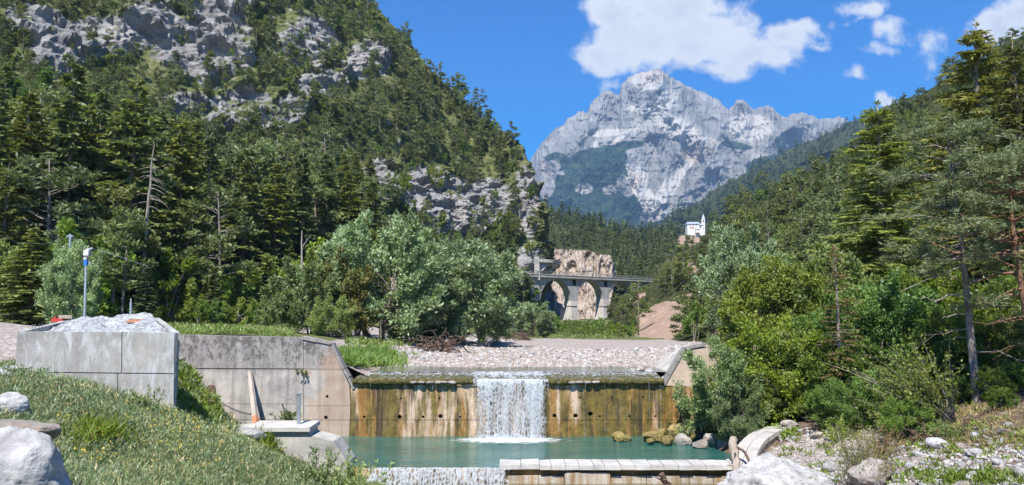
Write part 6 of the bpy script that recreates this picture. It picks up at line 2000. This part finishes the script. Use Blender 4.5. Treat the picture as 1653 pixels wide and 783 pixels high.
# ================================================================== boulders
def boulder(label, px, py, Y, hw, mat, seed, shape=(1, .9, .75), rz=0.0, sub=5, rough=.2, cuts=8, name='boulder', group=None):
    return one_rock(label, at(px, py, Y), hw * Y / F, mat, seed, sub, shape, rough, rz, name, group, cuts)


boulder('largest white boulder in the bottom left corner', 30, 775, 8.6, 84, M_rock, 901, (1.0, 1.0, .98), .4, cuts=9)
boulder('flat brown topped boulder behind the white one', 22, 700, 12.5, 62, M_rockw, 902, (1.1, .8, .36), .2)
boulder('white angular boulder half sunk in the weeds', 14, 656, 15.5, 36, M_rock, 903, (1, .8, .62), .8)
boulder('pale boulder at the edge of the gravel road', -2, 616, 19, 24, M_rock, 904, (1, .8, .8))
boulder('flat pale stone beside the bin corner', 18, 597, 21.5, 22, M_rock, 905, (1.2, .8, .3))
boulder('small buff stone showing among the weeds', 88, 683, 15.5, 13, M_rockw, 906, (1, .8, .5), sub=4)
boulder('pale broken slab beside the abutment', 392, 705, 31.5, 26, M_rock, 907, (1.3, .8, .55), .3)
boulder('pale stone at the water edge under the sapling', 555, 790, 28, 20, M_rock, 908, (1.3, .8, .5), .3, sub=4)
boulder('huge pale sloping rock beside the driftwood', 1264, 790, 28.4, 92, M_rock, 914, (1.1, 1.2, .60), .5, rough=.34, cuts=12)
boulder('grey flat rock in front of the dry shrub', 1402, 766, 25.5, 36, M_rockw, 911, (1.1, .9, .75), .3)
boulder('white rock at the lower right corner', 1640, 770, 23, 30, M_rock, 912, (1.1, .9, .65), .9)
boulder('white flat boulder right of the driftwood log', 1590, 716, 27, 22, M_rock, 913, (1.2, .9, .5), .1)
boulder('ochre boulder standing in the pool', 1003, 707, 39.6, 14, M_rocky, 920, (1.1, .8, .75), sub=4)
for i, (x, y, r, mt, lab) in enumerate([(1062, 700, 20, M_rocky, 'long mossy ochre rock at the weir foot'), (1087, 697, 19, M_rocky, 'mossy rock in the middle of the weir foot rocks'), (1078, 706, 12, M_rocky, 'low ochre rock at the water edge'), (1105, 690, 20, M_rocky, 'mossy rock under the driftwood pile'),
                                       (1104, 705, 13, M_rockw, 'pinkish stone beside the mossy rocks'), (1050, 706, 6, M_rocky, 'smallest ochre stone in the pool'), (1125, 697, 17, M_rockw, 'dark rock below the willow bush'), (1150, 708, 18, M_rockw, 'grey rock at the pool corner'),
                                       (1172, 712, 14, M_rockw, 'grey rock next to the driftwood log'), (1130, 712, 10, M_rockw, 'small grey rock at the pool corner')]):
    boulder(lab, x, y + 6, 39.9 - .16 * max(0, y - 697), r, mt, 930 + i, (1.15, .8, .9), i * .7, sub=4)
# stones on the right bank
R = np.random.default_rng(33)
cnt = 0
done = []
for k in range(4000):
    if cnt >= 170: break
    x, y = R.uniform(1190, 1660), R.uniform(688, 790)
    if x < 1340 and y > 712: continue
    if 1345 < x < 1440 and 700 < y < 775: continue
    if x > 1420 and y < 712 + 0.04 * (x - 1420) and x < 1570: continue
    r = 4.5 + 14 * R.random() ** 2.2
    if any(math.hypot(x - a, (y - b) * 1.5) < (r + c) * .8 for a, b, c in done): continue
    p = hit(x, y, [bvh_near])
    if p is None: continue
    sz = r * p[1] / F
    g = (ROCKG if R.random() < .65 else ROCKW); g = g[R.integers(len(g))]
    warm = g in ROCKW
    o = link('bank_stone', g, None, p + [0, 0, sz * .2], (R.normal(0, .25), R.normal(0, .25), R.uniform(0, 6.28)), sz)
    mark = min([(1258, 730, 'the huge sloping rock'), (1392, 720, 'the brownish dry shrub'), (1402, 766, 'the grey flat rock'), (1530, 720, 'the small golden conifer'), (1560, 730, 'the driftwood log'), (1640, 770, 'the white corner rock'), (1300, 690, 'the curved wall'), (1480, 770, 'the green weeds')], key=lambda m_: math.hypot(x - m_[0], y - m_[1]))
    rel = ('right of' if x > mark[0] else 'left of') if abs(x - mark[0]) > abs(y - mark[1]) else ('in front of' if y > mark[1] else 'behind')
    tag(o, '%s %s stone %s %s' % ('large' if r > 10 else 'middling' if r > 6.5 else 'small', 'buff' if warm else 'white', rel, mark[2]), 'stone', 'stones on the right bank')
    done.append((x, y, r)); cnt += 1
pts = []
for k in range(3400):
    x, y = R.uniform(1185, 1700), R.uniform(690, 800)
    if x > 1400 and y < 715 + 0.03 * (x - 1400) and R.random() < .85: continue
    p = hit(x, y, [bvh_near])
    if p is not None and p[2] > -0.4: pts.append(p)
pts = np.array(pts)
pebbles('bank_gravel', pts, R.uniform(.03, .11, len(pts)), 'pale gravel and pebbles covering the right bank', 41)
# gravel bar: countless pebbles, and the larger stones one by one
pts = []
for k in range(13000):
    x, y = R.uniform(560, 1120), 548 + 52 * R.random() ** 1.2
    p = hit(x, y, [bvh_flat])
    if p is None or p[2] > 4.6 or p[2] < 3.10 or p[1] > 118: continue
    if y > 592 and R.random() < .75: continue
    pts.append(p)
pts = np.array(pts)
pebbles('river_gravel', pts, (0.04 + .13 * R.random(len(pts)) ** 2) * np.clip(pts[:, 1] / 55, .8, 1.7), 'pale river gravel on the bar above the weir', 42)
for k in range(60):
    x, y = R.uniform(600, 1090), R.uniform(549, 588)
    p = hit(x, y, [bvh_flat])
    if p is None or p[1] > 118 or p[2] < 3.05: continue
    sz = R.uniform(2.6, 6) * p[1] / F
    o = link('river_stone', ROCKG[k % 8], None, p + [0, 0, .2 * sz], (0, 0, R.uniform(0, 6.28)), sz)
    where = 'near the grass patch' if x < 680 else 'before the two big willows' if x < 800 else 'in the middle of the bar' if x < 930 else 'towards the wing wall apron'
    tag(o, '%s white stone on gravel %s%s' % ('large' if sz * F / p[1] > 4.4 else 'small', where, ', near water' if y > 572 else ', far back'), 'stone', 'white stones on the gravel bar')
boulder('white boulder beside the grass patch above the weir', 637, 576, 53, 8, M_rock, 951, (1.2, .8, .6), sub=4)
boulder('white flat boulder at the river edge by the grass', 619, 588, 48, 9, M_rock, 952, (1.4, .8, .4), sub=4)
for i, (x, y, r) in enumerate([(1022, 600, 7), (1034, 597, 8), (1047, 600, 9), (1040, 606, 7), (1054, 605, 6), (1030, 606, 6)]):
    boulder(['white', 'pale round', 'large buff', 'small ochre', 'angular buff', 'low pale'][i] + ' stone heaped at the apron above the weir', x, y, 43.5, r, M_rockw if i % 2 else M_rock, 960 + i, (1.1, .8, .7), i, sub=4)

# ================================================================== curved paved wall head on the right bank
C = np.array([at(1342, 689, 36.5), at(1300, 688, 36.2), at(1262, 689, 35.8), at(1236, 695, 35.2), at(1217, 709, 34.4), at(1205, 726, 33.6), at(1198, 746, 32.9), at(1194, 768, 32.2)])
cw_ = thing('curved_wall', 'curved wall head paved with grey slabs above the pool', 'wall', C[3] - [0, 0, 1])
s = np.linspace(0, len(C) - 1, 17)
CC = np.stack([np.interp(s, np.arange(len(C)), C[:, i]) for i in range(3)], -1)
for i in range(3): CC[1:-1, i] = (CC[:-2, i] + 2 * CC[1:-1, i] + CC[2:, i]) / 4
T = np.gradient(CC, axis=0); T[:, 2] = 0; T = norm(T); Nn = np.stack([-T[:, 1], T[:, 0], 0 * T[:, 0]], -1)
for i in range(16):
    for j, (w0, w1) in enumerate(((-.48, -.012), (.012, .48))):
        a, b = CC[i] + T[i] * .012, CC[i + 1] - T[i] * .012
        P = [a + Nn[i] * w0, b + Nn[i + 1] * w0, b + Nn[i + 1] * w1, a + Nn[i] * w1]
        dz = random.uniform(-.015, .015)
        P = np.array(P) + [0, 0, dz]
        add_part(MB().add(np.concatenate([P, P - [0, 0, .2]]), [[0, 1, 2, 3], [7, 6, 5, 4], [0, 4, 5, 1], [1, 5, 6, 2], [2, 6, 7, 3], [3, 7, 4, 0]]), 'paving_slab', M_conc, cw_)
V = np.concatenate([CC + Nn * .40 - [0, 0, .12], CC - Nn * .40 - [0, 0, .12], CC - Nn * .44 - [0, 0, 2.2], CC + Nn * .44 - [0, 0, 2.2]])
n = len(CC); i = np.arange(n - 1)
add_part(MB().add(V, np.concatenate([np.stack([i + a * n, i + 1 + a * n, i + 1 + ((a + 1) % 4) * n, i + ((a + 1) % 4) * n], -1) for a in range(4)])), 'wall_body', M_wing, cw_)

# ================================================================== driftwood, logs, roots
def log(name, label, pts, rad, mat, knots=3, seed=0, sides=8):
    R = np.random.default_rng(seed); P = np.array(pts, float); n = 9
    s = np.linspace(0, len(P) - 1, n); Q = np.stack([np.interp(s, np.arange(len(P)), P[:, i]) for i in range(3)], -1) + R.normal(0, rad * .25, (n, 3))
    t = thing(name, label, 'log', Q[0])
    add_part(MB().tube(Q, rad * np.linspace(1.1, .75, n) * R.uniform(.88, 1.12, n), sides), 'trunk', mat, t)
    for k in range(knots):
        o = Q[R.integers(1, n - 1)]
        add_part(MB().tube([o, o + R.normal(0, rad * 2.2, 3)], [rad * .4, rad * .12], 5), 'branch', mat, t)
    return t


log('driftwood_log', 'pale driftwood log propped against the sill end', [at(1184, 710, 33.6), at(1187, 738, 32.6), at(1191, 766, 31.8)], .17, M_driftwood, 3, 1)
log('driftwood_branch', 'dark bent branch beside the propped log', [at(1188, 722, 33.0), at(1202, 728, 32.6), at(1211, 748, 32.2), at(1208, 770, 31.8)], .06, M_root, 2, 2)
log('driftwood_log', 'dark upright stub in the tail water below the sill', [at(1078, 790, 30.5), at(1073, 776, 30.5), at(1068, 768, 30.4)], .14, M_root, 2, 3)
log('fallen_log', 'grey log leaning out of the root tangle', [at(1508, 744, 26.5), at(1535, 726, 27.2), at(1566, 708, 28.2)], .11, M_driftwood, 2, 4)
log('fallen_log', 'thin log lying in the rocks at the lower right', [at(1590, 770, 23.5), at(1620, 745, 24.5), at(1660, 738, 25)], .09, M_wood, 3, 5)
for i, (pts, r, lab) in enumerate([([(1098, 688, 39.9), (1130, 698, 39.2)], .10, 'mossy log lying on the weir foot rocks'), ([(1090, 692, 39.7), (1122, 686, 39.9)], .12, 'brown log end beside the weir foot rocks'), ([(1105, 698, 39.2), (1135, 690, 39.5)], .09, 'lowest log of the weir foot driftwood')]):
    log('driftwood_log', lab, [at(*k) for k in pts], r, M_driftwood if i % 2 else M_root, 2, 10 + i)


def tangle(name, label, px, py, Y, r, n, mat, seed, thick=.025):
    R = np.random.default_rng(seed); c = at(px, py, Y); mb = MB()
    for k in range(n):
        a = R.normal(0, 1, 3) * r * np.array([.5, .35, .3]); s = np.linspace(0, 1, 6)
        P = c + a + np.cumsum(R.normal(0, r * .22, (6, 3)) * np.array([1, .7, .7]), 0) + np.outer(s, [0, 0, -r * .4])
        mb.tube(P, thick * R.uniform(.4, 1.3) * (1.1 - s), 4, False)
    t = thing(name, label, 'roots', c - [0, 0, r * .5])
    add_part(mb, 'roots', mat, t)
    return t


tangle('root_tangle', 'tangle of brown roots hanging over the stony bank', 1572, 700, 28.4, .95, 150, M_root, 1)
tangle('root_tangle', 'dark upturned stump at the curved wall end', 1325, 690, 34.5, .45, 80, M_root, 2, .035)
tangle('root_tangle', 'dark brushwood heap under the big willows', 705, 563, 61, 1.6, 140, M_root, 3, .05)
tangle('root_tangle', 'brown brushwood at the far end of the gravel bar', 822, 548, 95, 2.6, 120, M_root, 4, .07)
tangle('root_tangle', 'brown roots under the fan shrub', 1490, 715, 28.6, .9, 110, M_root, 5)

# ================================================================== grass and weeds
def weed_field(name, label, samples, bvhs, n_leaf, hmin, hmax, leaf, wid, mats, seed, accept=None, zmax=99, width=1.0):
    R = np.random.default_rng(seed)
    C = []
    for (x, y) in samples:
        p = hit(x, y, bvhs)
        if p is None or p[2] > zmax or (accept and not accept(p, x, y)): continue
        C.append(p)
    C = np.array(C)
    root = None
    sel = R.integers(0, len(mats), len(C))
    big = vnoise(C / 2.2, 3)
    for mi, mt in enumerate(mats):
        c = C[sel == mi]; bb = big[sel == mi]
        if not len(c): continue
        dist = np.clip(c[:, 1] / 18.0, .75, 3)
        idx = np.repeat(np.arange(len(c)), n_leaf); m_ = len(idx)
        H = (R.uniform(hmin, hmax, len(c)) * (1 + .35 * bb))[idx]
        f = R.uniform(0, 1, m_)
        P = c[idx] + np.stack([R.normal(0, .11, m_), R.normal(0, .11, m_), H * f * .8 - .03], -1) * width
        D = norm(np.stack([R.normal(0, .55, m_), R.normal(0, .55, m_), R.uniform(.2, 1.3, m_)], -1))
        me = leaves_mesh('blades', P, D, norm(np.cross(D, rand_dirs(R, m_))), leaf * R.uniform(.5, 1.4, m_) * dist[idx] ** .5, wid * R.uniform(.7, 1.3, m_) * dist[idx] ** .8, np.clip(R.uniform(0, .7, m_) + .3 * bb[idx], 0, 1), mt)
        if root is None:
            root = tag(link(name, me), label, 'grass', kind='stuff')
        else:
            tag(link('blades', me, root), kind='stuff')
    return root


M_weed = foliage_mat('grey_green_weeds', (0.170, 0.225, 0.110), (0.360, 0.450, 0.250), 0.34, .01, .03)
M_straw = foliage_mat('straw_blades', (0.318, 0.257, 0.119), (0.578, 0.486, 0.261), .3, .01, .02)
M_lush = foliage_mat('lush_grass', (0.129, 0.203, 0.030), (0.318, 0.419, 0.084), .4, .01, .02)
R = np.random.default_rng(77)
smp = [(R.uniform(-20, 575), R.uniform(585, 800)) for _ in range(7500)]
ok = lambda p, x, y: (p[2] > 0.15 and p[1] < 40.5 and p[0] < -1.2 and not (p[0] < -15.0 and p[1] > 19.5 and y < 590))
weed_field('meadow', 'grey green weeds and grass on the near bank', smp, [bvh_near], 30, .14, .44, .115, .0105, [M_weed, M_weed, M_sage, M_weed, M_grassf, M_weed, M_straw], 51, ok)
smp = [(R.uniform(284, 350), R.uniform(545, 690)) for _ in range(420)]
weed_field('slope_weeds', 'green weeds on the slope between bin and wing wall', smp, [bvh_near], 24, .2, .5, .2, .02, [M_lush, M_leaf], 52, lambda p, x, y: p[1] > 24.5)
smp = [(R.normal(436, 14), R.normal(722, 6)) for _ in range(50)] + [(R.normal(160, 22), R.normal(720, 8)) for _ in range(50)]
weed_field('grass_tuft', 'bright green grass tufts among the weeds', smp, [bvh_near], 30, .3, .6, .34, .014, [M_lush], 53, None)
# yellow flowers
M_yel = foliage_mat('yellow_petals', (0.722, 0.486, 0.024), (0.896, 0.675, 0.060), .3, .01, 0)
smp = [(R.uniform(80, 500), R.uniform(650, 783)) for _ in range(60)] + [(R.normal(310, 50), R.normal(710, 12)) for _ in range(45)]
C = np.array([q_ for q_ in (hit(x, y, [bvh_near]) for x, y in smp) if q_ is not None]); idx = np.repeat(np.arange(len(C)), 5); m_ = len(idx)
D = rand_dirs(R, m_); P = C[idx] + np.stack([R.normal(0, .06, m_), R.normal(0, .06, m_), R.uniform(.28, .5, m_)], -1)
tag(link('flowers', leaves_mesh('flowers', P, D, norm(np.cross(D, rand_dirs(R, m_))), .045, .016, R.random(m_), M_yel)), 'small yellow flowers scattered in the weeds', 'flowers', kind='stuff')
smp = [(R.uniform(60, 470), R.uniform(512, 545)) for _ in range(2600)]
weed_field('verge_grass', 'yellow green grass verge along the top of the wing wall', smp, [bvh_flat], 14, .1, .3, .16, .014, [M_lush, M_grassf], 54, lambda p, x, y: p[1] < 100 and not (x < 100 + 1.1 * (y - 515)))
smp = [(R.normal(592, 24), R.normal(582, 6)) for _ in range(420)]
weed_field('reed_patch', 'green grass patch at the river edge above the weir', smp, [bvh_flat], 20, .2, .5, .3, .014, [M_lush], 55, lambda p, x, y: p[2] > 2.9)
smp = [(R.uniform(820, 1000), R.uniform(541, 547)) for _ in range(400)] + [(R.uniform(560, 700), R.uniform(550, 560)) for _ in range(200)]
weed_field('far_grass', 'thin grass strip at the far end of the gravel bar', smp, [bvh_flat], 14, .1, .35, .18, .014, [M_lush, M_grassf], 56)
smp = [(R.uniform(1180, 1660), R.uniform(690, 790)) for _ in range(170)] + [(R.normal(1255, 14), R.normal(702, 5)) for _ in range(60)] + [(R.normal(1540, 50), R.normal(775, 6)) for _ in range(90)]
weed_field('bank_weeds', 'green weeds between the stones of the right bank', smp, [bvh_near], 22, .08, .3, .13, .02, [M_leafy, M_lush], 57, lambda p, x, y: p[2] > .3)

smp = [(R.uniform(1430, 1690), R.uniform(655, 722)) for _ in range(420)]
weed_field('leaf_litter', 'dry grass and leaf litter on the brown bank under the pines', smp, [bvh_near], 18, .03, .16, .14, .010, [M_dryf, M_straw, M_dryf, M_leafy], 58)

# ================================================================== air
hz, nt = new_mat('air')
vol = nt.n('ShaderNodeVolumePrincipled', {'Color': (0.40, 0.66, 1.0, 1), 'Density': 0.00009, 'Anisotropy': 0.2})
nt.n('ShaderNodeOutputMaterial', {'Volume': vol}, out=None)
tag(MB().box((0, 2605, 817.7), (18600, 5610, 1644.6)).build('haze', hz), 'thin blue mountain haze filling the valley air', 'haze', kind='stuff')

# ================================================================== things that nothing but their place tells apart
by_label = {}
for o in COL.objects:
    if o.parent is None and o.get('label') and o.get('kind') != 'stuff':
        by_label.setdefault(o['label'], []).append(o)
ORD = ['second', 'third', 'fourth', 'fifth', 'sixth', 'seventh', 'eighth', 'ninth', 'tenth', 'eleventh', 'twelfth', 'thirteenth', 'fourteenth', 'fifteenth']
for lab, obs in by_label.items():
    if 1 < len(obs) <= len(ORD) + 1 and len(lab.split()) <= 13:
        def col_(o):
            p_ = np.array(o.location)
            if o.data is not None and np.linalg.norm(p_) < 1e-6: p_ = np.array([v.co[:] for v in o.data.vertices[:1]])[0]
            return proj(p_)[0]
        obs.sort(key=col_)
        for k, o in enumerate(obs):
            o['label'] = lab + (', leftmost' if k == 0 else ', %s from left' % ORD[k - 1])
